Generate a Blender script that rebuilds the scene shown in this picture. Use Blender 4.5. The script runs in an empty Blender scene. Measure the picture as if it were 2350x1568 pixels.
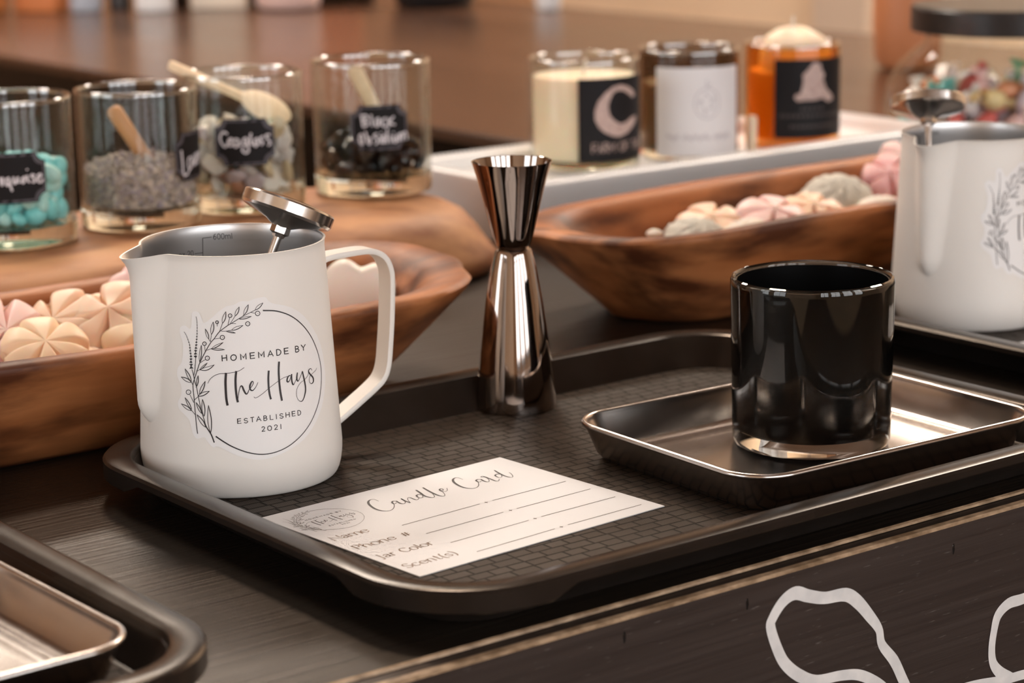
import bpy, bmesh, math, random
from mathutils import Vector, Matrix
sin, cos, pi, sqrt = math.sin, math.cos, math.pi, math.sqrt
rad = math.radians
SC = bpy.context.scene
COL = SC.collection

# ------------------------------------------------------------------ camera
T = 0.90            # table top height
ZT = T + 0.004      # floor of the serving trays
cam_d = bpy.data.cameras.new('camera')
cam = bpy.data.objects.new('camera', cam_d)
COL.objects.link(cam)
cam_d.sensor_width = 36.0
cam_d.lens = 82.3
cam_d.clip_start = 0.01
CR, CU, CF = (0.7958, -0.6052, -0.0192), (0.1500, 0.1664, 0.9746), (0.5866, 0.7785, -0.2233)
cam.matrix_world = Matrix(((CR[0], CU[0], -CF[0], 0), (CR[1], CU[1], -CF[1], 0), (CR[2], CU[2], -CF[2], ZT + 0.286), (0, 0, 0, 1)))
cam_d.dof.use_dof = True
cam_d.dof.focus_distance = 0.985
cam_d.dof.aperture_fstop = 11.0
SC.camera = cam

# ------------------------------------------------------------------ world, exposure
w = bpy.data.worlds.new('world'); SC.world = w; w.use_nodes = True
w.node_tree.nodes['Background'].inputs[0].default_value = (1.0, 0.85, 0.7, 1)
w.node_tree.nodes['Background'].inputs[1].default_value = 0.3
SC.view_settings.view_transform = 'Standard'
SC.view_settings.look = 'None'
SC.view_settings.exposure = 0.0
SC.view_settings.gamma = 1.0
SC.view_settings.use_curve_mapping = False
try:
    SC.cycles.use_denoising = True
    SC.cycles.max_bounces = 10
    SC.cycles.transparent_max_bounces = 24
    SC.cycles.sample_clamp_indirect = 6.0
except Exception:
    pass
WINDOW_LIGHT = 6.0
LEFT_WINDOW_LIGHT = 5.0
LAMP_LIGHT = 34.0
OVERHEAD_FILL_LIGHT = 1.2
BACK_SPOT_LIGHT = 74.0
ADDED_HIGH_LIGHT = 1.0

# ------------------------------------------------------------------ helpers
def link(o, parent=None):
    COL.objects.link(o)
    if parent is not None: o.parent = parent
    return o
def tag(o, label=None, cat=None, group=None, kind=None):
    if label: o['label'] = label
    if cat: o['category'] = cat
    if group: o['group'] = group
    if kind: o['kind'] = kind
    return o
def empty(name, loc=(0, 0, 0), rz=0.0):
    o = bpy.data.objects.new(name, None); o.empty_display_size = 0.02
    o.location = loc; o.rotation_euler = (0, 0, rz)
    return link(o)
class MB:
    """collects vertices and faces, links them as one mesh object"""
    def __init__(s): s.v, s.f, s.m = [], [], []
    def add(s, vs, fs, mi=0):
        k = len(s.v); s.v += [tuple(p) for p in vs]
        s.f += [tuple(i + k for i in f) for f in fs]; s.m += [mi] * len(fs)
    def box(s, c, d, rz=0.0, mi=0):
        hx, hy, hz = d[0] / 2, d[1] / 2, d[2] / 2
        vs = [(c[0] + x * cos(rz) - y * sin(rz), c[1] + x * sin(rz) + y * cos(rz), c[2] + z) for x in (-hx, hx) for y in (-hy, hy) for z in (-hz, hz)]
        s.add(vs, [(0, 1, 3, 2), (4, 6, 7, 5), (0, 4, 5, 1), (2, 3, 7, 6), (0, 2, 6, 4), (1, 5, 7, 3)], mi)
    def loops(s, L, closed=True, cap0=False, cap1=False, mi=0, mis=None):
        n = len(L[0]); vs = [p for l in L for p in l]; k = len(s.v); s.v += [tuple(p) for p in vs]
        for i in range(len(L) - 1):
            for j in range(n if closed else n - 1):
                a, b = i * n + j, i * n + (j + 1) % n
                s.f.append((k + a, k + b, k + b + n, k + a + n)); s.m.append(mis[i] if mis else mi)
        if cap0: s.f.append(tuple(k + j for j in reversed(range(n)))); s.m.append(mis[0] if mis else mi)
        if cap1: s.f.append(tuple(k + (len(L) - 1) * n + j for j in range(n))); s.m.append(mis[-1] if mis else mi)
    def lathe(s, prof, n=64, c=(0, 0, 0), cap0=False, cap1=False, mi=0, mis=None):
        s.loops([[(c[0] + r * cos(2 * pi * j / n), c[1] + r * sin(2 * pi * j / n), c[2] + z) for j in range(n)] for r, z in prof], True, cap0, cap1, mi, mis)
    def rrect(s, prof, hx, hy, R, c=(0, 0, 0), n=10, cap0=True, cap1=True, ext=None, zf=None, mi=0):
        L = []
        for ins, z in prof:
            r = max(R - ins, 0.0015); x, y = hx - ins - r, hy - ins - r; l = []
            for q, (sx, sy) in enumerate(((1, 1), (-1, 1), (-1, -1), (1, -1))):
                a0 = q * pi / 2
                arc = [(sx * x + r * cos(a0 + pi / 2 * k / n), sy * y + r * sin(a0 + pi / 2 * k / n), 1.0) for k in range(n + 1)]
                if ext:
                    e = ext; d0 = (sin(a0), -cos(a0)); d1 = (-sin(a0 + pi / 2), cos(a0 + pi / 2))
                    pre = [(arc[0][0] + d0[0] * q2, arc[0][1] + d0[1] * q2, f) for q2, f in ((e[1], 0.0), (e[0], 1.0))]
                    post = [(arc[-1][0] + d1[0] * q2, arc[-1][1] + d1[1] * q2, f) for q2, f in ((e[0], 1.0), (e[1], 0.0))]
                    arc = pre + arc + post
                l += [(c[0] + px, c[1] + py, c[2] + (zf(z, f) if zf else z)) for px, py, f in arc]
            L.append(l)
        s.loops(L, True, cap0, cap1, mi)
    def tube(s, pts, r, n=10, mi=0):
        P = [Vector(p) for p in pts]; L = []
        rs = r if isinstance(r, (list, tuple)) else [r] * len(P); up = None
        for i, p in enumerate(P):
            d = (P[min(i + 1, len(P) - 1)] - P[max(i - 1, 0)]).normalized()
            if up is None: up = d.orthogonal().normalized()
            up = (up - d * up.dot(d)).normalized(); b = d.cross(up)
            L.append([p + (up * cos(2 * pi * j / n) + b * sin(2 * pi * j / n)) * rs[i] for j in range(n)])
        s.loops(L, True, True, True, mi)
    def ellipsoid(s, c, r, n=12, m=8, mi=0, f=None):
        L = []
        for i in range(m + 1):
            t = -pi / 2 + pi * (i if 0 < i < m else (0.02 if i == 0 else m - 0.02)) / m
            row = []
            for j in range(n):
                a = 2 * pi * j / n; d = Vector((cos(t) * cos(a), cos(t) * sin(a), sin(t)))
                k = f(d) if f else 1.0
                row.append((c[0] + d.x * r[0] * k, c[1] + d.y * r[1] * k, c[2] + d.z * r[2] * k))
            L.append(row)
        s.loops(L, True, True, True, mi)
    def build(s, name, mats, parent=None, smooth=40, loc=None, rot=None, mat4=None):
        me = bpy.data.meshes.new(name); me.from_pydata(s.v, [], s.f); me.update()
        for m in (mats if isinstance(mats, (list, tuple)) else [mats]): me.materials.append(m)
        me.polygons.foreach_set('material_index', s.m)
        bm = bmesh.new(); bm.from_mesh(me); bmesh.ops.recalc_face_normals(bm, faces=bm.faces); bm.to_mesh(me); bm.free()
        if smooth:
            me.polygons.foreach_set('use_smooth', [True] * len(me.polygons))
            me.set_sharp_from_angle(angle=rad(smooth))
        o = bpy.data.objects.new(name, me); link(o, parent)
        if loc: o.location = loc
        if rot: o.rotation_euler = rot
        if mat4 is not None: o.matrix_basis = mat4
        return o
def copy_tree(o, parent=None):
    c = o.copy(); link(c)
    if parent is not None: c.parent = parent
    for ch in list(o.children): copy_tree(ch, c)
    return c
# ---- flat artwork: strokes and filled outlines mapped onto a surface
def smooth_line(P, closed, n=5):
    m = len(P)
    if m < 3: return [tuple(map(float, p)) for p in P], [0, 1][:m]
    out, par = [], []
    for i in range(m if closed else m - 1):
        g = (lambda k: P[k % m]) if closed else (lambda k: P[min(max(k, 0), m - 1)])
        p0, p1, p2, p3 = g(i - 1), g(i), g(i + 1), g(i + 2)
        for k in range(n):
            t = k / n
            out.append(tuple(0.5 * (2 * p1[a] + (p2[a] - p0[a]) * t + (2 * p0[a] - 5 * p1[a] + 4 * p2[a] - p3[a]) * t * t + (3 * p1[a] - p0[a] - 3 * p2[a] + p3[a]) * t ** 3) for a in (0, 1)))
            par.append(i + t)
    if not closed: out.append(tuple(P[-1])); par.append(m - 1)
    return out, par
def ribbon(mb, P, W, fn, closed=False, smooth=True, maxseg=None, nib=None, mi=0):
    if smooth: pts, par = smooth_line(P, closed)
    else: pts, par = [tuple(p) for p in P], list(range(len(P)))
    if maxseg:
        q, qp = [], []
        for i in range(len(pts) - 1):
            d = math.dist(pts[i], pts[i + 1]); k = max(1, int(d / maxseg + 0.99))
            for j in range(k):
                t = j / k; q.append((pts[i][0] + (pts[i + 1][0] - pts[i][0]) * t, pts[i][1] + (pts[i + 1][1] - pts[i][1]) * t)); qp.append(par[i] + (par[i + 1] - par[i]) * t)
        q.append(pts[-1]); qp.append(par[-1]); pts, par = q, qp
    n = len(pts); Lv, Rv = [], []
    def wid(t):
        if len(W) == 1: return W[0]
        x = t / max(len(P) - 1, 1) * (len(W) - 1); i = min(int(x), len(W) - 2)
        return W[i] + (W[i + 1] - W[i]) * (x - i)
    for i, p in enumerate(pts):
        a = pts[(i - 1) % n] if closed else pts[max(i - 1, 0)]
        b = pts[(i + 1) % n] if closed else pts[min(i + 1, n - 1)]
        d = (b[0] - a[0], b[1] - a[1]); l = math.hypot(*d) or 1e-9; d = (d[0] / l, d[1] / l)
        k = 1.0
        if not smooth and 0 < i < n - 1:
            e = (p[0] - a[0], p[1] - a[1]); el = math.hypot(*e) or 1e-9
            k = min(1.0 / max(abs((e[0] * d[0] + e[1] * d[1]) / el), 0.45), 1.8)
        h = wid(par[i]) / 2 * k
        if nib: h *= nib[0] + nib[1] * abs(d[1])
        if not closed and i in (0, n - 1):
            s = -1 if i == 0 else 1; p = (p[0] + d[0] * h * 0.6 * s, p[1] + d[1] * h * 0.6 * s)
        Lv.append(fn(p[0] - d[1] * h, p[1] + d[0] * h)); Rv.append(fn(p[0] + d[1] * h, p[1] - d[0] * h))
    k = n if closed else n - 1
    mb.add(Lv + Rv, [(i, (i + 1) % n, n + (i + 1) % n, n + i) for i in range(k)], mi)
def fill(mb, P, fn, step=None, mi=0):
    from mathutils.geometry import tessellate_polygon
    bm = bmesh.new(); vs = [bm.verts.new((p[0], p[1], 0)) for p in P]
    for t in tessellate_polygon([[Vector((p[0], p[1], 0)) for p in P]]):
        try: bm.faces.new([vs[k] for k in t])
        except ValueError: pass
    if step:
        lo, hi = min(p[0] for p in P), max(p[0] for p in P); x = lo + step
        while x < hi:
            bmesh.ops.bisect_plane(bm, geom=bm.verts[:] + bm.edges[:] + bm.faces[:], plane_co=(x, 0, 0), plane_no=(1, 0, 0), dist=1e-5)
            x += step
    bm.verts.index_update()
    mb.add([fn(v.co.x, v.co.y) for v in bm.verts], [tuple(v.index for v in f.verts) for f in bm.faces], mi); bm.free()
GLYPH = {  # stroke letters in a unit box; a trailing 1 marks a curved stroke
 'H': [[(0, 0), (0, 1), 0], [(1, 0), (1, 1), 0], [(0, .5), (1, .5), 0]],
 'O': [[(.5, 1), (.15, .86), (0, .5), (.15, .14), (.5, 0), (.85, .14), (1, .5), (.85, .86), (.5, 1), 1]],
 'M': [[(0, 0), (0, 1), (.5, .3), (1, 1), (1, 0), 0]], 'E': [[(1, 1), (0, 1), (0, 0), (1, 0), 0], [(0, .5), (.9, .5), 0]],
 'A': [[(0, 0), (.5, 1), (1, 0), 0], [(.2, .33), (.8, .33), 0]], 'D': [[(0, 0), (0, 1), 0], [(0, 1), (.45, 1), (.85, .8), (1, .5), (.85, .2), (.45, 0), (0, 0), 1]],
 'B': [[(0, 0), (0, 1), 0], [(0, 1), (.55, 1), (.88, .76), (.55, .52), (0, .52), 1], [(0, .52), (.6, .52), (1, .26), (.6, 0), (0, 0), 1]],
 'Y': [[(0, 1), (.5, .5), (1, 1), 0], [(.5, .5), (.5, 0), 0]], 'S': [[(.95, .85), (.55, 1), (.12, .85), (.15, .6), (.55, .5), (.95, .35), (.9, .12), (.5, 0), (.03, .16), 1]],
 'T': [[(0, 1), (1, 1), 0], [(.5, 1), (.5, 0), 0]], 'L': [[(0, 1), (0, 0), (1, 0), 0]], 'I': [[(.5, 0), (.5, 1), 0]], '1': [[(.5, 0), (.5, 1), 0]],
 '2': [[(.05, .78), (.2, .97), (.55, 1), (.9, .85), (.88, .6), (.5, .32), (.02, .02), 1], [(.02, .02), (1, .02), 0]],
 '0': [[(.5, 1), (.12, .86), (0, .5), (.12, .14), (.5, 0), (.88, .14), (1, .5), (.88, .86), (.5, 1), 1]],
 '6': [[(.85, .95), (.45, .9), (.1, .5), (.1, .2), (.5, 0), (.9, .2), (.9, .45), (.5, .6), (.1, .35), 1]],
 'm': [[(0, 0), (0, .66), 0], [(0, .5), (.25, .68), (.5, .5), (.5, 0), 1], [(.5, .5), (.75, .68), (1, .5), (1, 0), 1]], 'l': [[(.5, 0), (.5, 1), 0]],
 'o': [[(.5, .68), (.12, .58), (0, .33), (.12, .08), (.5, 0), (.88, .08), (1, .33), (.88, .58), (.5, .68), 1]],
 'z': [[(0, .66), (1, .66), (0, 0), (1, 0), 0]], 'N': [[(0, 0), (0, 1), (1, 0), (1, 1), 0]],
 'a': [[(.1, .56), (.4, .68), (.78, .58), (.8, .3), (.8, .08), (1, 0), 1], [(.8, .4), (.35, .36), (.05, .18), (.3, 0), (.8, .15), 1]],
 'e': [[(.05, .36), (.95, .4), (.85, .6), (.5, .68), (.12, .55), (.02, .3), (.2, .06), (.55, 0), (.95, .14), 1]],
 'P': [[(.1, 0), (.1, 1), 0], [(.1, 1), (.6, 1), (.98, .76), (.6, .5), (.1, .48), 1], [(-.05, 0), (.3, 0), 0]],
 'h': [[(.05, 0), (.05, 1), 0], [(.05, .45), (.4, .68), (.8, .58), (.85, .3), (.85, 0), 1]], 'n': [[(.05, 0), (.05, .66), 0], [(.05, .45), (.4, .68), (.8, .58), (.85, .3), (.85, 0), 1]],
 '#': [[(.25, .05), (.45, .85), 0], [(.6, .05), (.8, .85), 0], [(.05, .3), (.95, .3), 0], [(.1, .6), (1, .6), 0]],
 'J': [[(.6, 1), (.6, .1), (.4, -.2), (.05, -.2), 1], [(.4, 1), (.8, 1), 0]], 'r': [[(.15, 0), (.15, .66), 0], [(.15, .42), (.5, .66), (.95, .64), 1]],
 'C': [[(.95, .85), (.6, 1), (.2, .88), (0, .5), (.2, .12), (.6, 0), (.97, .18), 1]], 'c': [[(.92, .58), (.55, .68), (.12, .55), (.02, .3), (.2, .06), (.55, 0), (.95, .14), 1]],
 't': [[(.4, .95), (.4, .15), (.6, 0), (.95, .08), 1], [(.05, .66), (.9, .66), 0]], '(': [[(.8, 1.05), (.3, .75), (.2, .3), (.45, -.05), (.9, -.22), 1]], ')': [[(.2, 1.05), (.7, .75), (.8, .3), (.55, -.05), (.1, -.22), 1]],
 's': [[(.85, .58), (.5, .68), (.12, .56), (.25, .4), (.7, .3), (.88, .12), (.5, 0), (.05, .1), 1]],
 'F': [[(0, 0), (0, 1), (1, 1), 0], [(0, .5), (.8, .5), 0]], 'R': [[(0, 0), (0, 1), 0], [(0, 1), (.6, 1), (.95, .76), (.6, .5), (0, .5), 1], [(.45, .5), (1, 0), 0]],
}
GW = {'I': .3, '1': .3, 'l': .25, 'M': 1.15, 'm': 1.25, 'N': 1.0, '(': .35, ')': .35, 'r': .6, 't': .6, 'J': .55, ' ': .5, 'C': 1.0, 'O': 1.0, 's': .65, 'e': .8, 'c': .75, 'a': .75, 'o': .85, 'n': .8, 'h': .8, '#': 1.0}
def glyph(mb, ch, org, du, dv, sw, fn, nib=None):
    for s in GLYPH.get(ch, []):
        P = [(org[0] + x * du[0] + y * dv[0], org[1] + x * du[1] + y * dv[1]) for x, y in s[:-1]]
        ribbon(mb, P, [sw], fn, smooth=bool(s[-1]), nib=nib)
def text_line(mb, txt, a, b, h, sw, fn, gap=.28, nib=None, up=None):
    tot = sum(GW.get(c, .75) for c in txt) + gap * (len(txt) - 1); L = math.dist(a, b)
    d = ((b[0] - a[0]) / L, (b[1] - a[1]) / L); u = up or (-d[1], d[0]); k = L / tot; x = 0
    for c in txt:
        wd = GW.get(c, .75) * k
        glyph(mb, c, (a[0] + d[0] * x, a[1] + d[1] * x), (d[0] * wd, d[1] * wd), (u[0] * h, u[1] * h), sw, fn, nib)
        x += wd + gap * k
# ------------------------------------------------------------------ materials
def mat(name, col=(.8, .8, .8), rough=.5, metal=0.0, **kw):
    m = bpy.data.materials.new(name); m.use_nodes = True; b = m.node_tree.nodes['Principled BSDF']
    b.inputs['Base Color'].default_value = (*col, 1); b.inputs['Roughness'].default_value = rough; b.inputs['Metallic'].default_value = metal
    for k, v in kw.items(): b.inputs[k.replace('_', ' ')].default_value = v
    return m
def nd(m, t, **kw):
    n = m.node_tree.nodes.new(t)
    for k, v in kw.items():
        if k in n.inputs: n.inputs[k].default_value = v
        else: setattr(n, k, v)
    return n
def lk(m, a, b): m.node_tree.links.new(a, b)
def noise_mix(m, c1, c2, scale=(10, 10, 10), detail=4, lo=.35, hi=.65, bump=0.0, rvar=None, dist=.002, coord='Object'):
    """two-colour stretched noise, optional bump and roughness variation"""
    b = m.node_tree.nodes['Principled BSDF']
    tc = nd(m, 'ShaderNodeTexCoord'); mp = nd(m, 'ShaderNodeMapping'); mp.inputs['Scale'].default_value = scale
    nz = nd(m, 'ShaderNodeTexNoise', Scale=1.0, Detail=detail); rp = nd(m, 'ShaderNodeValToRGB')
    lk(m, tc.outputs[coord], mp.inputs[0]); lk(m, mp.outputs[0], nz.inputs['Vector']); lk(m, nz.outputs[0], rp.inputs[0])
    e = rp.color_ramp.elements; e[0].position, e[1].position = lo, hi; e[0].color, e[1].color = (*c1, 1), (*c2, 1)
    lk(m, rp.outputs[0], b.inputs['Base Color'])
    if bump:
        bp = nd(m, 'ShaderNodeBump', Strength=bump, Distance=dist); lk(m, nz.outputs[0], bp.inputs['Height']); lk(m, bp.outputs[0], b.inputs['Normal'])
    if rvar:
        mr = nd(m, 'ShaderNodeMapRange'); mr.inputs[3].default_value, mr.inputs[4].default_value = rvar; lk(m, nz.outputs[0], mr.inputs[0]); lk(m, mr.outputs[0], b.inputs['Roughness'])
    return m
def thin_glass(name, tint=(.97, .985, .975), ior=1.45, floor=0.0):
    m = bpy.data.materials.new(name); m.use_nodes = True; nt = m.node_tree; nt.nodes.remove(nt.nodes['Principled BSDF'])
    o = nt.nodes['Material Output']; t = nd(m, 'ShaderNodeBsdfTransparent'); t.inputs[0].default_value = (*tint, 1)
    g = nd(m, 'ShaderNodeBsdfGlossy'); g.inputs['Roughness'].default_value = .06; lw = nd(m, 'ShaderNodeLayerWeight'); pw = nd(m, 'ShaderNodeMath', operation='POWER'); pw.inputs[1].default_value = 4.5
    f = nd(m, 'ShaderNodeMapRange'); f.inputs[3].default_value, f.inputs[4].default_value = max(floor, .024), .9; lk(m, lw.outputs['Facing'], pw.inputs[0]); lk(m, pw.outputs[0], f.inputs[0])
    x = nd(m, 'ShaderNodeMixShader'); lk(m, f.outputs[0], x.inputs[0]); lk(m, t.outputs[0], x.inputs[1]); lk(m, g.outputs[0], x.inputs[2]); lk(m, x.outputs[0], o.inputs[0])
    return m
def solid_glass(name, col=(.95, .97, .94), ior=1.48, rough=0.0):
    m = bpy.data.materials.new(name); m.use_nodes = True; nt = m.node_tree; nt.nodes.remove(nt.nodes['Principled BSDF'])
    g = nd(m, 'ShaderNodeBsdfGlass'); g.inputs['Color'].default_value = (*col, 1); g.inputs['IOR'].default_value = ior; g.inputs['Roughness'].default_value = rough
    lk(m, g.outputs[0], nt.nodes['Material Output'].inputs[0]); return m
def emit(name, col, s):
    m = bpy.data.materials.new(name); m.use_nodes = True; nt = m.node_tree; nt.nodes.remove(nt.nodes['Principled BSDF'])
    e = nd(m, 'ShaderNodeEmission'); e.inputs[0].default_value = (*col, 1); e.inputs[1].default_value = s; lk(m, e.outputs[0], nt.nodes['Material Output'].inputs[0]); return m

M = {}
M['wall'] = noise_mix(mat('warm_tan_wall', rough=.7), (.82, .62, .43), (.86, .66, .47), (2, 2, 2))
M['wall2'] = noise_mix(mat('brown_panelled_wall', rough=.5), (.30, .16, .085), (.42, .23, .125), (3, 3, .6))
M['ceil'] = mat('ceiling_paint', (.24, .16, .11), .8)
M['floor'] = noise_mix(mat('floor_boards', rough=.5), (.05, .03, .02), (.09, .055, .035), (2, 14, 2))
M['trim'] = mat('cream_trim', (.62, .50, .40), .5)
M['frame'] = mat('dark_window_frame', (.03, .025, .022), .5)
M['day'] = emit('daylight_pane', (.97, .97, .98), WINDOW_LIGHT)
M['day2'] = emit('daylight_pane_side', (.93, .97, 1.0), LEFT_WINDOW_LIGHT)
M['lamp'] = emit('warm_diffuser', (1.0, .88, .76), LAMP_LIGHT)
M['overhead_fill2'] = emit('warm_back_spot_diffuser', (1.0, .80, .63), BACK_SPOT_LIGHT)
M['high'] = emit('added_high_pane', (1.0, .80, .62), ADDED_HIGH_LIGHT)
M['overhead_fill'] = emit('added_fill_diffuser', (.93, .96, 1.0), OVERHEAD_FILL_LIGHT)
# black stained wood with fine grain
def black_wood(name, c1, c2, r, bump):
    m = noise_mix(mat(name, rough=.4, Specular_IOR_Level=.31, Specular_Tint=(1, .75, .54, 1)), c1, c2, (9, 420, 420), 6, .3, .75, bump, r, .0006)
    return m
M['black_wood'] = black_wood('black_stained_wood', (.010, .0075, .006), (.022, .016, .012), (.32, .46), .9)
M['front_wood'] = black_wood('black_stained_board', (.026, .020, .019), (.042, .033, .031), (.42, .6), .4)
def flecks(m, col, sc, lo, hi):
    b = m.node_tree.nodes['Principled BSDF']; src = b.inputs['Base Color'].links[0].from_socket
    tc = nd(m, 'ShaderNodeTexCoord'); mp = nd(m, 'ShaderNodeMapping'); mp.inputs['Scale'].default_value = sc; nz = nd(m, 'ShaderNodeTexNoise', Scale=1.0, Detail=3)
    mr = nd(m, 'ShaderNodeMapRange'); mr.inputs[1].default_value, mr.inputs[2].default_value = lo, hi
    mx = nd(m, 'ShaderNodeMix', data_type='RGBA'); mx.inputs[7].default_value = (*col, 1)
    lk(m, tc.outputs['Object'], mp.inputs[0]); lk(m, mp.outputs[0], nz.inputs['Vector']); lk(m, nz.outputs[0], mr.inputs[0]); lk(m, mr.outputs[0], mx.inputs[0]); lk(m, src, mx.inputs[6]); lk(m, mx.outputs[2], b.inputs['Base Color'])
flecks(M['front_wood'], (.13, .115, .11), (110, 900, 900), .66, .80)
flecks(M['black_wood'], (.16, .11, .075), (260, 700, 700), .745, .80)
M['lit_edge'] = noise_mix(mat('edge_highlight_wood', rough=.35), (.20, .13, .075), (.48, .34, .22), (140, 300, 300), 5)  # tan tone paints the light caught along the table's front bevels
M['brown_wood'] = noise_mix(mat('brown_varnished_wood', rough=.3), (.036, .017, .010), (.075, .034, .018), (10, 1.2, 6), 5, .3, .7, .05, (.2, .3))
def bowl_wood(name, dark, mid, light, scale=(5, 32, 38), rough=(.42, .6)):
    m = noise_mix(mat(name, rough=.5, Specular_IOR_Level=.35), mid, light, scale, 6, .35, .68, .35, rough, .0025)
    b = m.node_tree.nodes['Principled BSDF']; rp = [n for n in m.node_tree.nodes if n.type == 'VALTORGB'][0]
    tc = nd(m, 'ShaderNodeTexCoord'); mp = nd(m, 'ShaderNodeMapping'); mp.inputs['Scale'].default_value = (9, 26, 30); nz = nd(m, 'ShaderNodeTexNoise', Scale=1.3, Detail=7)
    r2 = nd(m, 'ShaderNodeValToRGB'); r2.color_ramp.elements[0].position, r2.color_ramp.elements[1].position = .36, .56
    mx = nd(m, 'ShaderNodeMix', data_type='RGBA'); mx.inputs[6].default_value = (*dark, 1)
    lk(m, tc.outputs['Object'], mp.inputs[0]); lk(m, mp.outputs[0], nz.inputs['Vector']); lk(m, nz.outputs[0], r2.inputs[0]); lk(m, r2.outputs[0], mx.inputs[0]); lk(m, rp.outputs[0], mx.inputs[7]); lk(m, mx.outputs[2], b.inputs['Base Color'])
    return m
M['bowl'] = bowl_wood('carved_mango_wood', (.085, .024, .008), (.31, .098, .029), (.52, .20, .072), (6, 48, 60))
M['dome'] = bowl_wood('carved_light_wood', (.29, .105, .040), (.44, .18, .070), (.60, .30, .135), (4, 18, 18))
M['plastic'] = noise_mix(mat('black_tray_plastic', rough=.28, Specular_IOR_Level=.36, Specular_Tint=(1, .79, .60, 1)), (.013, .010, .008), (.017, .013, .011), (60, 60, 60), 4, .3, .7, 0, (.18, .30))
def weave(name):
    m = mat(name, (.02, .015, .012), .5, Specular_IOR_Level=.15, Specular_Tint=(1, .76, .55, 1)); b = m.node_tree.nodes['Principled BSDF']
    tc = nd(m, 'ShaderNodeTexCoord'); mp = nd(m, 'ShaderNodeMapping'); mp.inputs['Scale'].default_value = (1, 1, 1)
    br = nd(m, 'ShaderNodeTexBrick', offset=.5, offset_frequency=2, squash=.78, squash_frequency=2)
    br.inputs['Scale'].default_value = 1.0; br.inputs['Mortar Size'].default_value = .0006; br.inputs['Mortar Smooth'].default_value = .35
    br.inputs['Brick Width'].default_value = .0118; br.inputs['Row Height'].default_value = .0062
    br.inputs['Color1'].default_value = (.030, .0185, .0115, 1); br.inputs['Color2'].default_value = (.024, .0148, .0092, 1); br.inputs['Mortar'].default_value = (.004, .003, .0024, 1)
    wv = nd(m, 'ShaderNodeTexWave'); wv.inputs['Scale'].default_value = 420; wv.bands_direction = 'X'
    lk(m, tc.outputs['Object'], mp.inputs[0]); lk(m, mp.outputs[0], br.inputs['Vector']); lk(m, mp.outputs[0], wv.inputs['Vector']); lk(m, br.outputs['Color'], b.inputs['Base Color'])
    inv = nd(m, 'ShaderNodeMath', operation='SUBTRACT'); inv.inputs[0].default_value = 1.0; lk(m, br.outputs['Fac'], inv.inputs[1])
    ad = nd(m, 'ShaderNodeMath', operation='MULTIPLY_ADD'); ad.inputs[1].default_value = .10; lk(m, wv.outputs['Fac'], ad.inputs[0]); lk(m, inv.outputs[0], ad.inputs[2])
    rg = nd(m, 'ShaderNodeMapRange'); rg.inputs[1].default_value, rg.inputs[2].default_value = .004, .020; rg.inputs[3].default_value, rg.inputs[4].default_value = .62, .38; lk(m, br.outputs['Color'], rg.inputs[0]); lk(m, rg.outputs[0], b.inputs['Roughness'])
    bp = nd(m, 'ShaderNodeBump', Strength=1.0, Distance=.0012); lk(m, ad.outputs[0], bp.inputs['Height']); lk(m, bp.outputs[0], b.inputs['Normal'])
    return m
M['weave'] = weave('woven_pattern_plastic')
def brushed(name, col, r, sc=(6, 6, 900)):
    m = mat(name, col, .3, 1.0); b = m.node_tree.nodes['Principled BSDF']
    tc = nd(m, 'ShaderNodeTexCoord'); mp = nd(m, 'ShaderNodeMapping'); mp.inputs['Scale'].default_value = sc; nz = nd(m, 'ShaderNodeTexNoise', Scale=1.0, Detail=3)
    mr = nd(m, 'ShaderNodeMapRange'); mr.inputs[3].default_value, mr.inputs[4].default_value = r
    lk(m, tc.outputs['Object'], mp.inputs[0]); lk(m, mp.outputs[0], nz.inputs['Vector']); lk(m, nz.outputs[0], mr.inputs[0]); lk(m, mr.outputs[0], b.inputs['Roughness'])
    bp = nd(m, 'ShaderNodeBump', Strength=.06, Distance=.0003); lk(m, nz.outputs[0], bp.inputs['Height']); lk(m, bp.outputs[0], b.inputs['Normal'])
    return m
M['steel_in'] = brushed('brushed_steel', (.66, .65, .65), (.30, .44))
M['pan'] = brushed('pan_steel', (.56, .51, .475), (.18, .28), (60, 60, 60))
M['chrome'] = mat('polished_steel', (.72, .69, .66), .2, 1.0)
M['dark_chrome'] = mat('black_nickel', (.34, .29, .265), .05, 1.0)
M['cream'] = mat('cream_enamel', (.80, .765, .72), .42)
M['vinyl'] = mat('white_vinyl', (.83, .815, .81), .38)
M['ink'] = mat('black_ink', (.022, .018, .02), .45)
M['brown_ink'] = mat('dark_brown_ink', (.05, .03, .018), .5)
M['tan_ink'] = mat('tan_ink', (.22, .13, .075), .5)
M['paper'] = mat('white_card_stock', (.78, .785, .80), .6)
M['etch'] = mat('grey_etching', (.08, .078, .08), .5)
M['white_paint'] = noise_mix(mat('white_brush_paint', rough=.55), (.66, .66, .66), (.78, .77, .76), (120, 60, 120), 4)
M['thin'] = thin_glass('clear_glass')
M['base_glass'] = solid_glass('thick_clear_glass', (.97, .985, .95))
M['rim'] = thin_glass('glass_rim', (.97, .985, .975), 1.45, .32)
M['smoke'] = thin_glass('smoke_glass', (.62, .55, .48))
M['amber'] = thin_glass('amber_glass', (1.0, .74, .40))
M['tum_glass'] = solid_glass('clear_tumbler_glass', (.96, .95, .93), 1.5)
M['tum_black'] = mat('black_coating', (.003, .003, .003), .25, Specular_IOR_Level=.2)
M['wax'] = mat('cream_wax', (.88, .72, .53), .5, Subsurface_Weight=.3, Subsurface_Scale=.01)
M['amber_wax'] = mat('amber_tinted_wax', (.88, .50, .17), .45)
M['wick'] = mat('wick_cotton', (.80, .72, .62), .8)
M['slate'] = mat('chalkboard_label', (.009, .008, .009), .6, Specular_IOR_Level=.2)
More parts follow.
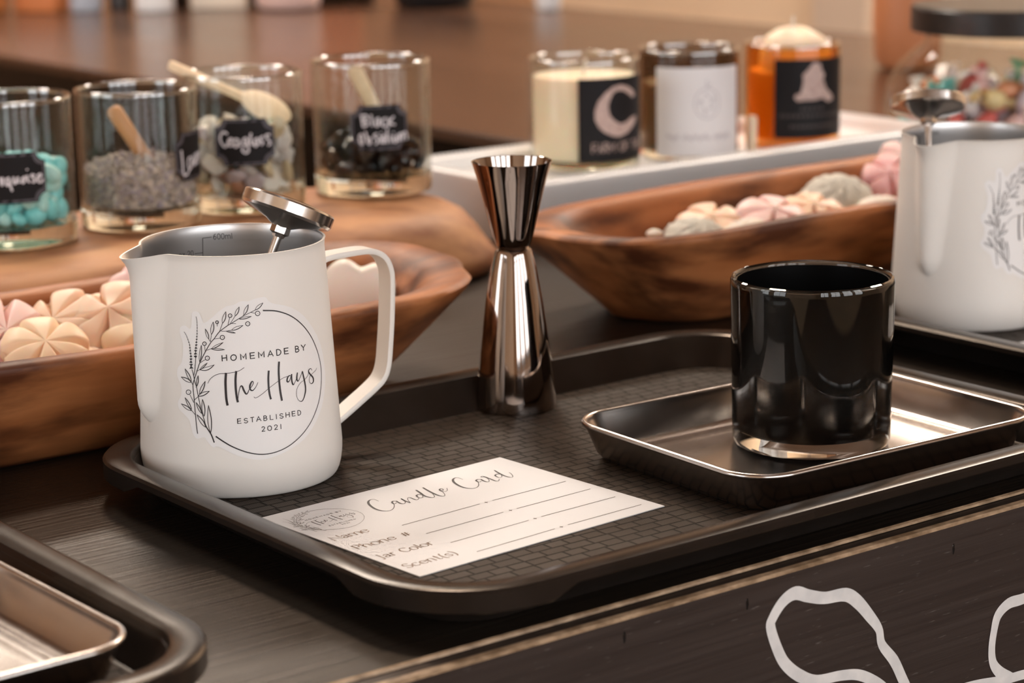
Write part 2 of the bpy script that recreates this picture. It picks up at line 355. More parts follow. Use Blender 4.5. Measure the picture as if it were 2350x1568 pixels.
M['slate_edge'] = mat('grey_label_border', (.075, .07, .085), .55)
M['chalk'] = mat('chalk_marker', (.70, .68, .72), .7)
M['label_white'] = mat('white_paper_label', (.78, .77, .79), .55)
M['label_black'] = mat('black_paper_label', (.010, .009, .011), .55, Specular_IOR_Level=.2)
M['blush'] = noise_mix(mat('blush_print', rough=.55), (.42, .30, .27), (.58, .44, .40), (300, 300, 300))
M['dim_print'] = mat('dim_print', (.085, .07, .068), .55)
M['faint'] = mat('faint_grey_print', (.50, .48, .52), .55)
M['spoon'] = noise_mix(mat('pale_birch', rough=.55), (.80, .60, .39), (.88, .69, .47), (30, 30, 200))
M['dowel'] = mat('orange_birch', (.55, .27, .12), .5)
M['turq'] = noise_mix(mat('turquoise_stone', rough=.3), (.14, .58, .60), (.36, .76, .75), (160, 160, 160), 4, .35, .7)
M['turq2'] = noise_mix(mat('pale_turquoise_stone', rough=.3), (.34, .66, .64), (.58, .80, .74), (160, 160, 160), 4, .35, .7)
M['sg'] = [mat('white_sea_glass', (.82, .74, .65), .35), mat('green_sea_glass', (.04, .26, .15), .25), mat('grey_sea_glass', (.52, .49, .47), .35), mat('brown_sea_glass', (.36, .16, .09), .3), mat('mauve_sea_glass', (.45, .36, .36), .3), mat('olive_sea_glass', (.52, .42, .27), .3)]
M['obs'] = mat('black_obsidian', (.008, .007, .007), .12)
M['obs2'] = mat('brown_obsidian', (.06, .028, .018), .2)
M['lav'] = noise_mix(mat('lavender_bud', rough=.8), (.22, .18, .16), (.66, .55, .47), (260, 260, 260), 3, .35, .65)
M['lav2'] = mat('violet_bud', (.38, .32, .35), .8)
def soap(n, c): return mat(n, c, .45, Subsurface_Weight=.25, Subsurface_Scale=.008)
M['peach'] = soap('peach_wax', (.95, .68, .50)); M['peach2'] = soap('apricot_wax', (.95, .72, .50)); M['pink'] = soap('pink_wax', (.90, .64, .60)); M['ivory'] = soap('ivory_wax', (.82, .75, .66)); M['grey_wax'] = noise_mix(mat('speckled_grey_wax', rough=.6), (.52, .50, .42), (.70, .66, .57), (200, 200, 200)); M['rose'] = soap('rose_wax', (.80, .47, .46))
M['white_tray'] = mat('white_glaze', (.88, .87, .86), .35)
M['terracotta'] = mat('terracotta', (.55, .21, .09), .45)
M['lid'] = mat('black_lid', (.012, .011, .012), .35)
def flat(n, c, r=.5): return mat(n, c, r)

DATA = {'ST':[[[[11.29,34.54],[9.24,33.74],[6.33,32.56],[3.88,31.31],[0.54,29.43],[-0.79,28.73],[-4.48,26.14],[-6.89,23.17],[-8.5,21.45],[-10.98,17.56],[-13.63,
 12.78],[-14.76,9.94],[-15.13,9.07]],[0.21,0.3,0.32,0.37],0],[[[-15.01,9.21],[-16.4,5.49],[-17.11,2.98],[-16.77,-1.83],[-16.58,-4.83],[-16.26,-9.98],[-15.84,
 -15.35],[-15.52,-17.71]],[0.35],0],[[[-17.35,9.72],[-16.6,6.77],[-16.26,4.75],[-15.49,2.33],[-14.76,-1.71],[-13.58,-7.67],[-12.47,-11.5]],[0.32],0],[[[-12.47,
 -11.5],[-11.68,-14.48],[-9.62,-17.87],[-8.46,-21.19]],[0.32,0.46,0.51,0.51],0],[[[-15.74,12.17],[-16.06,9.37],[-16.59,7.2]],[0.28],0],[[[-15.49,15.15],
 [-15.65,12.89],[-15.88,11.38]],[0.28],0],[[[2.53,32.64],[0.33,29.54]],[0.21],0],[[[-3.02,29.73],[-4.48,26.14]],[0.21],0],[[[-8.04,24.96],[-8.6,21.87]],
 [0.21],0],[[[-9.34,23.03],[-8.6,21.87]],[0.21],0],[[[-10.17,18.22],[-8.37,18.9]],[0.21],0],[[[-15.13,9.07],[-13.73,9.78]],[0.21],0],[[[0.55,29.54],[2.7,
 29.39]],[0.21],0],[[[10.99,33.33],[9.24,33.74]],[0.21],0],[[[0.11,31.88],[-0.74,28.73]],[0.21],0],[[[-5.39,29.54],[-5.37,28.44]],[0.21],0],[[[-4.37,23.37],
 [-6.79,23.06]],[0.21],0],[[[-11.31,20.01],[-10.98,17.67]],[0.21],0],[[[-11.09,14.25],[-13.64,12.67]],[0.21],0],[[[6.24,32.88],[5.89,32.48]],[0.21],0],[[[-17.86,
 4.33],[-17.18,3.19]],[0.25],0],[[[-15.32,2.66],[-15.68,2.1]],[0.25],0],[[[-14.76,-1.71],[-16.54,-3.32]],[0.25],0],[[[-18.18,-7.75],[-16.37,-9.67]],[0.25],
 0],[[[-18.61,-1.32],[-16.92,-4.42]],[0.25],0],[[[-3.7,26.39],[-1.54,26.35],[0.75,26.71]],[0.21],0],[[[11.29,34.64],[12.05,34.79],[12.91,35.15],[13.64,35.69],
 [14.26,36.36],[14.69,36.91],[14.96,37.29]],[0.28,0.35,0.35,0.24],0],[[[11.29,34.64],[11.62,35.3],[12.21,36.0],[12.95,36.53],[13.8,36.92],[14.49,37.15],
 [14.96,37.29]],[0.17,0.21,0.21,0.15],0],[[[6.24,32.88],[6.89,33.35],[7.53,34.09],[7.96,34.94],[8.23,35.86],[8.36,36.59],[8.44,37.09]],[0.28,0.35,0.35,0.24],
 0],[[[6.24,32.88],[6.25,33.67],[6.48,34.62],[6.92,35.46],[7.54,36.21],[8.07,36.74],[8.44,37.09]],[0.17,0.21,0.21,0.15],0],[[[2.53,32.64],[3.11,33.06],[3.69,
 33.71],[4.07,34.46],[4.29,35.28],[4.39,35.93],[4.45,36.37]],[0.28,0.35,0.35,0.24],0],[[[2.53,32.64],[2.52,33.35],[2.72,34.19],[3.11,34.93],[3.65,35.6],
 [4.13,36.06],[4.45,36.37]],[0.17,0.21,0.21,0.15],0],[[[-3.02,29.73],[-2.42,30.35],[-1.86,31.25],[-1.54,32.22],[-1.42,33.25],[-1.4,34.04],[-1.4,34.57]],
 [0.28,0.35,0.35,0.24],0],[[[-3.02,29.73],[-3.15,30.56],[-3.05,31.6],[-2.72,32.57],[-2.2,33.48],[-1.73,34.14],[-1.4,34.57]],[0.17,0.21,0.21,0.15],0],[[[-8.04,
 24.96],[-7.51,25.71],[-7.07,26.75],[-6.88,27.81],[-6.9,28.9],[-6.99,29.73],[-7.07,30.28]],[0.28,0.35,0.35,0.24],0],[[[-8.04,24.96],[-8.28,25.81],[-8.33,
 26.91],[-8.13,27.97],[-7.73,29.01],[-7.34,29.77],[-7.07,30.28]],[0.17,0.21,0.21,0.15],0],[[[-9.34,23.03],[-9.27,23.76],[-9.36,24.67],[-9.64,25.51],[-10.07,
 26.3],[-10.46,26.88],[-10.72,27.26]],[0.28,0.35,0.35,0.24],0],[[[-9.34,23.03],[-9.82,23.57],[-10.27,24.36],[-10.55,25.2],[-10.67,26.1],[-10.71,26.79],[-10.72,
 27.26]],[0.17,0.21,0.21,0.15],0],[[[-13.74,13.2],[-13.29,14.25],[-12.9,15.65],[-12.7,17.07],[-12.65,18.49],[-12.68,19.57],[-12.71,20.28]],[0.28,0.35,0.35,
 0.24],0],[[[-13.74,13.2],[-13.88,14.28],[-13.86,15.71],[-13.65,17.13],[-13.28,18.53],[-12.95,19.58],[-12.71,20.28]],[0.17,0.21,0.21,0.15],0],[[[4.31,31.23],
 [5.12,31.13],[6.17,31.16],[7.2,31.32],[8.22,31.6],[8.98,31.85],[9.48,32.03]],[0.28,0.35,0.35,0.24],0],[[[4.31,31.23],[5.04,31.57],[6.04,31.88],[7.08,32.04],
 [8.14,32.08],[8.94,32.05],[9.48,32.03]],[0.17,0.21,0.21,0.15],0],[[[0.75,26.71],[1.6,26.67],[2.65,26.83],[3.64,27.19],[4.57,27.7],[5.24,28.15],[5.69,28.45]],
 [0.28,0.35,0.35,0.24],0],[[[0.75,26.71],[1.37,27.28],[2.29,27.83],[3.28,28.18],[4.33,28.36],[5.14,28.42],[5.69,28.45]],[0.17,0.21,0.21,0.15],0],[[[-1.54,
 26.35],[-1.0,26.07],[-0.25,25.8],[0.52,25.62],[1.31,25.52],[1.9,25.47],[2.3,25.44]],[0.28,0.35,0.35,0.24],0],[[[-1.54,26.35],[-0.92,26.36],[-0.13,26.28],
 [0.64,26.09],[1.38,25.83],[1.94,25.6],[2.3,25.44]],[0.17,0.21,0.21,0.15],0],[[[-8.37,18.79],[-7.46,19.0],[-6.34,19.42],[-5.3,19.97],[-4.32,20.64],[-3.61,
 21.18],[-3.14,21.55]],[0.28,0.35,0.35,0.24],0],[[[-8.37,18.79],[-7.7,19.43],[-6.72,20.13],[-5.67,20.68],[-4.56,21.11],[-3.71,21.38],[-3.14,21.55]],[0.17,
 0.21,0.21,0.15],0],[[[-8.15,18.79],[-7.33,18.53],[-6.23,18.34],[-5.12,18.29],[-4.01,18.35],[-3.17,18.44],[-2.62,18.5]],[0.28,0.35,0.35,0.24],0],[[[-8.15,
 18.79],[-7.29,18.98],[-6.16,19.08],[-5.06,19.02],[-3.97,18.83],[-3.16,18.64],[-2.62,18.5]],[0.17,0.21,0.21,0.15],0],[[[-13.73,9.78],[-13.09,10.11],[-12.32,
 10.63],[-11.64,11.24],[-11.03,11.9],[-10.6,12.43],[-10.31,12.78]],[0.28,0.35,0.35,0.24],0],[[[-13.73,9.78],[-13.33,10.36],[-12.72,11.04],[-12.03,11.64],
 [-11.29,12.17],[-10.7,12.54],[-10.31,12.78]],[0.17,0.21,0.21,0.15],0],[[[-13.73,9.78],[-12.55,9.56],[-11.1,9.58],[-9.81,9.99],[-8.64,10.76],[-7.83,11.51],
 [-7.3,12.04]],[0.28,0.35,0.35,0.24],0],[[[-13.73,9.78],[-12.78,10.26],[-11.48,10.73],[-10.18,11.13],[-8.89,11.52],[-7.93,11.83],[-7.3,12.04]],[0.17,0.21,
 0.21,0.15],0],[[[-17.85,4.54],[-17.97,5.47],[-18.33,6.6],[-18.91,7.63],[-19.65,8.58],[-20.29,9.25],[-20.73,9.69]],[0.31,0.39,0.39,0.28],0],[[[-17.85,4.54],
 [-18.58,5.16],[-19.35,6.09],[-19.92,7.13],[-20.33,8.24],[-20.58,9.11],[-20.73,9.69]],[0.22,0.28,0.28,0.19],0],[[[-17.86,4.11],[-18.37,4.73],[-19.18,5.33],
 [-20.15,5.72],[-21.23,5.92],[-22.1,6.0],[-22.7,6.04]],[0.31,0.39,0.39,0.28],0],[[[-17.86,4.11],[-18.77,4.09],[-19.84,4.27],[-20.81,4.66],[-21.68,5.22],
 [-22.29,5.7],[-22.7,6.04]],[0.22,0.28,0.28,0.19],0],[[[-15.32,2.66],[-14.97,3.33],[-14.68,4.23],[-14.54,5.14],[-14.53,6.05],[-14.57,6.74],[-14.61,7.2]],
 [0.31,0.39,0.39,0.28],0],[[[-15.32,2.66],[-15.46,3.36],[-15.47,4.27],[-15.32,5.18],[-15.05,6.08],[-14.79,6.75],[-14.61,7.2]],[0.22,0.28,0.28,0.19],0],[[[-14.16,
 -0.71],[-13.41,0.01],[-12.66,1.05],[-12.13,2.18],[-11.78,3.37],[-11.58,4.29],[-11.46,4.91]],[0.31,0.39,0.39,0.28],0],[[[-14.16,-0.71],[-14.09,0.26],[-13.76,
 1.47],[-13.21,2.59],[-12.49,3.65],[-11.88,4.41],[-11.46,4.91]],[0.22,0.28,0.28,0.19],0],[[[-14.76,-1.6],[-13.84,-1.58],[-12.73,-1.32],[-11.74,-0.84],[-10.83,
 -0.2],[-10.19,0.36],[-9.77,0.74]],[0.31,0.39,0.39,0.28],0],[[[-14.76,-1.6],[-14.15,-0.91],[-13.24,-0.21],[-12.23,0.25],[-11.16,0.53],[-10.32,0.66],[-9.77,
 0.74]],[0.22,0.28,0.28,0.19],0],[[[-18.06,-7.52],[-18.25,-6.66],[-18.67,-5.6],[-19.27,-4.63],[-20.0,-3.75],[-20.62,-3.12],[-21.04,-2.7]],[0.31,0.39,0.39,
 0.28],0],[[[-18.06,-7.52],[-18.75,-6.94],[-19.5,-6.06],[-20.09,-5.1],[-20.55,-4.06],[-20.85,-3.25],[-21.04,-2.7]],[0.22,0.28,0.28,0.19],0],[[[-18.19,-8.07],
 [-18.67,-7.4],[-19.45,-6.71],[-20.39,-6.21],[-21.46,-5.88],[-22.33,-5.69],[-22.92,-5.58]],[0.31,0.39,0.39,0.28],0],[[[-18.19,-8.07],[-19.1,-7.98],[-20.17,
 -7.66],[-21.11,-7.15],[-21.95,-6.5],[-22.54,-5.96],[-22.92,-5.58]],[0.22,0.28,0.28,0.19],0],[[[-13.5,-8.96],[-13.61,-8.14],[-13.93,-7.14],[-14.4,-6.22],
 [-15.01,-5.37],[-15.52,-4.76],[-15.87,-4.36]],[0.31,0.39,0.39,0.28],0],[[[-13.5,-8.96],[-14.09,-8.39],[-14.72,-7.55],[-15.19,-6.63],[-15.53,-5.64],[-15.74,
 -4.87],[-15.87,-4.36]],[0.22,0.28,0.28,0.19],0],[[[-12.42,-10.1],[-12.11,-8.97],[-11.96,-7.49],[-12.06,-6.06],[-12.37,-4.65],[-12.69,-3.61],[-12.92,-2.91]],
 [0.31,0.39,0.39,0.28],0],[[[-12.42,-10.1],[-12.89,-9.07],[-13.24,-7.67],[-13.33,-6.23],[-13.22,-4.76],[-13.04,-3.65],[-12.92,-2.91]],[0.22,0.28,0.28,0.19],
 0],[[[-11.91,-14.82],[-12.12,-13.8],[-12.63,-12.61],[-13.36,-11.57],[-14.27,-10.66],[-15.03,-10.03],[-15.56,-9.61]],[0.31,0.39,0.39,0.28],0],[[[-11.91,
 -14.82],[-12.77,-14.26],[-13.71,-13.36],[-14.44,-12.32],[-14.99,-11.16],[-15.34,-10.24],[-15.56,-9.61]],[0.22,0.28,0.28,0.19],0],[[[-9.82,-17.23],[-9.45,
 -15.4],[-9.28,-13.0],[-9.4,-10.64],[-9.77,-8.3],[-10.14,-6.56],[-10.41,-5.4]],[0.31,0.39,0.39,0.28],0],[[[-9.82,-17.23],[-10.36,-15.5],[-10.77,-13.17],
 [-10.88,-10.8],[-10.75,-8.41],[-10.56,-6.6],[-10.41,-5.4]],[0.22,0.28,0.28,0.19],0],[[[13.32,32.98],[13.1,32.44],[12.57,32.14],[11.95,32.19],[11.47,32.58],
 [11.32,33.16],[11.54,33.7],[12.06,34.0],[12.68,33.95],[13.16,33.56]],[0.32],1],[[[12.37,33.24],[12.57,32.84]],[0.14],0],[[[8.69,28.96],[8.49,28.45],[8.02,
 28.16],[7.45,28.2],[7.02,28.55],[6.87,29.08],[7.07,29.6],[7.54,29.89],[8.11,29.85],[8.55,29.49]],[0.32],1],[[[7.83,29.19],[8.03,28.79]],[0.14],0],[[[1.15,
 32.8],[0.98,32.36],[0.58,32.1],[0.1,32.11],[-0.28,32.4],[-0.41,32.85],[-0.24,33.3],[0.16,33.56],[0.65,33.55],[1.02,33.26]],[0.32],1],[[[0.42,33.0],[0.62,
 32.61]],[0.14],0],[[[-4.75,30.17],[-4.89,29.82],[-5.2,29.61],[-5.58,29.61],[-5.88,29.83],[-5.99,30.18],[-5.86,30.53],[-5.54,30.74],[-5.16,30.74],[-4.86,
 30.52]],[0.32],1],[[[-5.32,30.35],[-5.11,29.96]],[0.14],0],[[[-2.43,23.67],[-2.62,23.15],[-3.09,22.83],[-3.65,22.84],[-4.09,23.17],[-4.25,23.69],[-4.05,
 24.22],[-3.58,24.53],[-3.02,24.53],[-2.58,24.19]],[0.32],1],[[[-3.29,23.85],[-3.08,23.47]],[0.14],0],[[[-10.46,20.99],[-10.63,20.53],[-11.05,20.24],[-11.55,
 20.23],[-11.95,20.5],[-12.09,20.94],[-11.92,21.4],[-11.5,21.69],[-11.0,21.7],[-10.6,21.43]],[0.32],1],[[[-11.22,21.14],[-11.01,20.76]],[0.14],0],[[[-9.24,
 14.87],[-9.44,14.34],[-9.91,14.01],[-10.49,13.99],[-10.95,14.31],[-11.12,14.83],[-10.92,15.36],[-10.44,15.7],[-9.86,15.71],[-9.4,15.4]],[0.32],1],[[[-10.12,
 15.03],[-9.91,14.65]],[0.14],0],[[[-18.22,-0.1],[-18.44,-0.69],[-18.99,-1.08],[-19.67,-1.14],[-20.21,-0.83],[-20.41,-0.28],[-20.18,0.31],[-19.62,0.71],
 [-18.94,0.76],[-18.41,0.45]],[0.32],1],[[[-19.25,-0.01],[-19.02,-0.38]],[0.14],0],[[[-14.78,32.33],[-14.48,30.64],[-14.39,28.09],[-14.53,25.11],[-14.86,
 22.11],[-15.16,19.75],[-15.48,17.18],[-15.53,15.36]],[0.18],0],[[[-20.8,25.49],[-19.89,24.38],[-18.95,22.31],[-18.15,20.01],[-17.98,17.25],[-17.72,15.34],
 [-17.75,12.77],[-17.69,10.42]],[0.18],0],[[[14.89,34.07],[21.29,33.06],[28.42,29.84],[34.97,24.33],[40.34,17.04],[43.72,8.43],[44.04,0.73],[41.3,-8.21],
 [36.35,-15.37],[30.82,-20.53],[23.89,-24.75],[17.17,-26.94],[10.99,-27.29],[5.11,-25.95],[-0.67,-23.35],[-4.74,-20.78],[-7.57,-18.74]],[0.6,0.47,0.4,0.33,
 0.33,0.33,0.4,0.47,0.53,0.6],0],[[[-10.29,4.08],[-9.45,5.68],[-7.72,7.21],[-5.48,8.13],[-2.74,8.35],[-0.03,8.58],[1.88,8.92],[3.52,9.44],[5.28,10.52]],
 [0.18,0.21,0.24,0.24,0.21],0],[[[-2.42,8.29],[-2.74,5.15],[-2.8,1.6],[-2.69,-2.51],[-2.34,-5.12]],[0.97],0],[[[1.88,8.97],[1.46,5.58],[1.41,1.47],[1.66,
 -2.1],[1.98,-3.89]],[0.91],0],[[[1.98,-3.89],[2.37,-1.03],[3.03,1.67],[3.61,2.74],[4.14,2.44],[4.73,0.76],[5.46,-0.66],[6.14,-0.57],[6.88,0.89]],[0.24,
 0.24,0.27,0.47,0.71,0.77,0.71,0.41,0.27],0],[[[6.88,0.89],[8.03,2.17],[8.78,3.48],[8.68,4.31],[8.14,4.22],[7.38,2.77],[7.31,1.41],[7.81,0.6],[8.63,0.62],
 [9.78,1.89],[10.78,3.72]],[0.24,0.27,0.29,0.35,0.53,0.77,0.71,0.59,0.41,0.24,0.21],0],[[[15.72,8.06],[15.38,5.03],[15.29,1.19],[15.52,-1.87],[15.91,-3.84]],
 [0.82],0],[[[20.63,11.29],[20.22,7.71],[20.15,3.32],[20.34,-1.12],[20.8,-5.11]],[0.88],0],[[[8.75,-2.27],[9.26,-2.73],[10.5,-2.43],[13.06,-0.9],[15.7,1.0],
 [19.91,3.35],[22.4,4.37],[24.29,4.63],[25.57,4.7]],[0.21],0],[[[25.72,4.68],[24.93,4.81],[24.07,3.84],[23.82,2.63],[24.41,2.26],[25.27,3.09],[26.07,4.9]],
 [0.29,0.41,0.65,0.71,0.53,0.27,0.24],0],[[[26.25,5.15],[26.13,2.95],[26.4,1.11],[26.85,0.67],[27.58,1.46],[28.53,2.82]],[0.65,0.71,0.71,0.47,0.24,0.21],
 0],[[[29.27,5.32],[28.84,3.6],[28.82,2.21],[29.47,1.82],[30.65,3.27],[31.91,5.26]],[0.53,0.71,0.71,0.41,0.24,0.24],0],[[[32.03,5.37],[32.44,3.21],[32.96,
 0.05],[33.05,-2.76],[32.13,-5.37],[30.9,-7.08],[29.68,-7.12],[28.45,-5.78],[27.98,-3.47],[28.69,-1.1],[30.59,0.78],[33.22,1.81],[34.87,3.02],[35.63,4.54]],
 [0.59,0.71,0.71,0.71,0.53,0.35,0.24,0.18,0.18,0.18,0.18,0.18,0.18,0.24],0],[[[37.7,4.82],[37.17,5.63],[36.14,5.56],[35.64,4.68],[36.48,3.25],[37.95,1.69],
 [38.18,0.1],[37.23,-0.82],[36.06,-0.43],[35.62,0.92],[36.42,2.71],[38.62,3.65],[40.25,4.29],[40.96,5.12]],[0.24,0.29,0.41,0.59,0.71,0.71,0.65,0.35,0.24,
 0.18,0.18,0.18,0.18,0.18],0]],'BL':[[[-14.65,32.33],[-14.72,32.29],[-14.77,32.28],[-14.84,32.23],[-14.85,32.31],[-14.88,32.34],[-14.86,32.4],[-14.76,32.38],
 [-14.71,32.37]],[[-14.48,31.04],[-14.58,31.08],[-14.66,31.09],[-14.73,31.14],[-14.66,31.19],[-14.59,31.23],[-14.48,31.27],[-14.47,31.18],[-14.47,31.13]],
 [[-14.56,29.83],[-14.56,29.91],[-14.61,29.97],[-14.59,30.06],[-14.44,30.04],[-14.36,30.02],[-14.22,29.98],[-14.33,29.89],[-14.42,29.85]],[[-14.7,28.71],
 [-14.57,28.81],[-14.47,28.85],[-14.3,28.9],[-14.24,28.81],[-14.26,28.73],[-14.23,28.58],[-14.42,28.61],[-14.53,28.66]],[[-14.61,27.71],[-14.42,27.65],[-14.28,
 27.63],[-14.07,27.59],[-14.22,27.46],[-14.35,27.38],[-14.52,27.35],[-14.6,27.46],[-14.6,27.55]],[[-14.35,26.55],[-14.3,26.43],[-14.25,26.31],[-14.17,26.15],
 [-14.46,26.15],[-14.63,26.17],[-14.87,26.24],[-14.72,26.38],[-14.56,26.48]],[[-14.14,25.2],[-14.23,25.04],[-14.41,24.97],[-14.65,24.79],[-14.72,24.98],
 [-14.82,25.1],[-14.87,25.3],[-14.56,25.28],[-14.36,25.28]],[[-14.35,23.71],[-14.62,23.64],[-14.82,23.7],[-15.17,23.76],[-14.95,23.95],[-14.81,24.08],[-14.56,
 24.22],[-14.39,24.01],[-14.34,23.9]],[[-14.89,22.31],[-15.1,22.51],[-15.12,22.65],[-15.28,22.86],[-14.86,22.89],[-14.6,22.89],[-14.18,22.82],[-14.48,22.6],
 [-14.59,22.47]],[[-15.48,21.27],[-15.33,21.5],[-15.19,21.69],[-14.87,21.86],[-14.62,21.67],[-14.5,21.49],[-14.49,21.23],[-14.84,21.21],[-15.12,21.2]],[[-15.68,
 20.46],[-15.24,20.48],[-14.95,20.57],[-14.37,20.53],[-14.68,20.18],[-14.8,20.03],[-15.16,19.68],[-15.43,19.99],[-15.51,20.18]],[[-15.24,19.47],[-14.92,
 19.27],[-14.72,19.09],[-14.48,18.76],[-15.07,18.67],[-15.46,18.68],[-15.83,18.7],[-15.68,19.05],[-15.58,19.26]],[[-14.69,18.2],[-14.85,17.78],[-15.08,17.51],
 [-15.38,17.15],[-15.72,17.52],[-15.93,17.68],[-16.07,18.06],[-15.63,18.16],[-15.21,18.09]],[[-14.62,16.32],[-15.3,16.26],[-15.64,16.18],[-16.25,16.17],
 [-16.13,16.57],[-15.83,16.8],[-15.55,17.11],[-15.1,16.96],[-15.01,16.7]],[[-15.42,14.73],[-15.86,14.96],[-16.15,15.2],[-16.36,15.56],[-15.77,15.73],[-15.38,
 15.76],[-14.84,15.77],[-14.93,15.37],[-15.03,15.11]],[[-20.63,25.5],[-20.73,25.46],[-20.78,25.43],[-20.87,25.4],[-20.89,25.46],[-20.89,25.5],[-20.86,25.56],
 [-20.78,25.55],[-20.72,25.53]],[[-19.9,24.43],[-20.03,24.46],[-20.1,24.47],[-20.22,24.51],[-20.12,24.58],[-20.04,24.61],[-19.94,24.65],[-19.92,24.57],[-19.89,
 24.52]],[[-19.56,23.33],[-19.63,23.41],[-19.6,23.48],[-19.59,23.6],[-19.45,23.58],[-19.34,23.55],[-19.19,23.5],[-19.33,23.42],[-19.43,23.38]],[[-19.32,
 22.31],[-19.11,22.42],[-19.03,22.5],[-18.86,22.54],[-18.81,22.44],[-18.76,22.36],[-18.79,22.22],[-18.98,22.24],[-19.09,22.26]],[[-18.87,21.4],[-18.57,21.37],
 [-18.41,21.38],[-18.17,21.31],[-18.37,21.17],[-18.48,21.11],[-18.69,20.97],[-18.81,21.14],[-18.81,21.25]],[[-18.06,20.37],[-17.97,20.22],[-17.92,20.1],
 [-17.85,19.87],[-18.17,19.9],[-18.35,19.92],[-18.65,20.01],[-18.41,20.16],[-18.29,20.26]],[[-17.63,19.02],[-17.8,18.82],[-17.96,18.68],[-18.22,18.53],[-18.35,
 18.74],[-18.45,18.89],[-18.46,19.14],[-18.12,19.11],[-17.88,19.12]],[[-17.56,17.48],[-17.96,17.42],[-18.23,17.42],[-18.67,17.53],[-18.33,17.75],[-18.17,
 17.92],[-17.86,18.15],[-17.73,17.89],[-17.65,17.71]],[[-18.0,16.09],[-18.16,16.26],[-18.28,16.45],[-18.44,16.76],[-17.94,16.75],[-17.67,16.75],[-17.3,16.7],
 [-17.41,16.43],[-17.66,16.29]],[[-18.38,15.02],[-18.12,15.36],[-18.03,15.5],[-17.62,15.79],[-17.34,15.56],[-17.28,15.35],[-17.07,15.0],[-17.62,14.96],[-17.98,
 14.97]],[[-18.46,14.29],[-17.88,14.38],[-17.5,14.44],[-16.94,14.35],[-17.19,14.02],[-17.46,13.77],[-17.79,13.57],[-18.16,13.82],[-18.24,13.99]],[[-17.72,
 13.5],[-17.34,13.17],[-17.2,12.94],[-17.06,12.55],[-17.54,12.49],[-17.98,12.49],[-18.51,12.5],[-18.4,12.87],[-18.12,13.1]],[[-16.75,12.05],[-17.12,11.62],
 [-17.29,11.31],[-17.7,10.86],[-18.07,11.3],[-18.26,11.52],[-18.73,11.91],[-17.93,11.97],[-17.52,12.09]],[[-16.57,10.14],[-17.39,10.07],[-17.87,10.0],[-18.64,
 9.91],[-18.31,10.41],[-18.23,10.65],[-17.78,11.27],[-17.22,10.81],[-17.0,10.59]]],'OUT':[[16.57,39.31],[18.92,36.79],[28.77,33.57],[37.58,26.68],[45.66,
 14.37],[47.53,1.21],[44.2,-9.53],[37.92,-17.64],[30.53,-23.64],[22.36,-27.13],[13.92,-29.32],[7.9,-29.3],[0.36,-26.95],[-6.63,-23.1],[-9.07,-23.45],[-11.35,
 -21.02],[-12.68,-19.21],[-15.93,-20.02],[-17.86,-17.66],[-19.1,-12.76],[-21.14,-10.45],[-24.02,-8.25],[-24.86,-5.22],[-23.12,-1.91],[-23.02,2.46],[-24.84,
 6.01],[-24.52,9.77],[-22.4,12.45],[-21.52,18.1],[-21.81,21.17],[-23.23,25.37],[-22.41,27.6],[-20.15,28.2],[-18.02,26.98],[-17.12,28.88],[-16.77,33.5],[-15.35,
 34.49],[-13.31,33.96],[-11.76,30.33],[-10.78,29.86],[-7.77,31.93],[-4.46,34.69],[-1.21,36.77],[1.97,37.29],[5.19,38.67],[8.35,38.48],[10.96,39.2],[14.26,
 39.72]],'TX':[['H',-3.76,13.62,1.92,0.22,-0.07,2.4,0.41],['O',-0.08,13.71,2.32,0.22,-0.06,2.4,0.41],['M',4.14,13.94,2.19,0.16,-0.05,2.4,0.41],['E',8.16,
 14.12,1.82,0.09,-0.04,2.4,0.41],['M',11.77,14.22,2.34,0.07,-0.03,2.41,0.41],['A',15.82,14.27,2.33,0.01,-0.02,2.41,0.41],['D',19.85,14.33,2.0,-0.03,-0.01,
 2.42,0.41],['E',23.54,14.39,1.91,-0.07,0.0,2.42,0.41],['B',29.17,14.33,1.86,-0.12,0.02,2.43,0.41],['Y',32.39,14.38,2.45,-0.21,0.03,2.43,0.41],['E',1.59,
 -13.3,1.38,0.12,-0.04,1.98,0.32],['S',4.2,-13.27,1.51,0.11,-0.04,1.98,0.32],['T',6.94,-13.02,1.39,0.08,-0.03,1.98,0.32],['A',9.35,-12.89,1.84,0.07,-0.03,
 1.99,0.32],['B',12.43,-12.87,1.37,0.03,-0.02,1.99,0.32],['L',15.13,-12.82,1.23,0.0,-0.02,1.99,0.32],['I',17.75,-12.81,0.2,-0.0,-0.01,1.99,0.32],['S',19.33,
 -12.84,1.58,-0.04,-0.01,2.0,0.32],['H',22.2,-12.76,1.61,-0.07,-0.0,2.0,0.32],['E',25.18,-12.76,1.45,-0.09,0.0,2.0,0.32],['D',28.0,-12.88,1.53,-0.12,0.01,
 2.0,0.32],['2',11.31,-17.44,1.3,0.03,-0.02,1.99,0.32],['0',13.81,-17.39,1.66,0.01,-0.02,1.99,0.32],['2',16.73,-17.32,1.36,-0.01,-0.01,2.0,0.32],['1',19.43,
 -17.35,0.29,-0.01,-0.01,2.0,0.32]],'CT':[[[[-82.36,34.71],[-82.11,37.88],[-83.62,38.69],[-86.06,37.01],[-88.38,33.21],[-90.12,27.55],[-90.08,23.52],[-88.76,
 21.15],[-86.6,20.75],[-83.74,22.59],[-80.97,25.88],[-79.27,28.94]],[0.21,0.3,0.56,0.94,1.07,1.07,0.9,0.52,0.39,0.34,0.3,0.3],0],[[[-77.16,29.58],[-77.97,
 30.37],[-79.35,29.43],[-80.07,27.7],[-79.77,26.72],[-78.17,27.85]],[0.39,0.73,0.73,0.56,0.34,0.26],0],[[[-76.94,29.63],[-77.76,26.1],[-77.52,24.5],[-76.44,
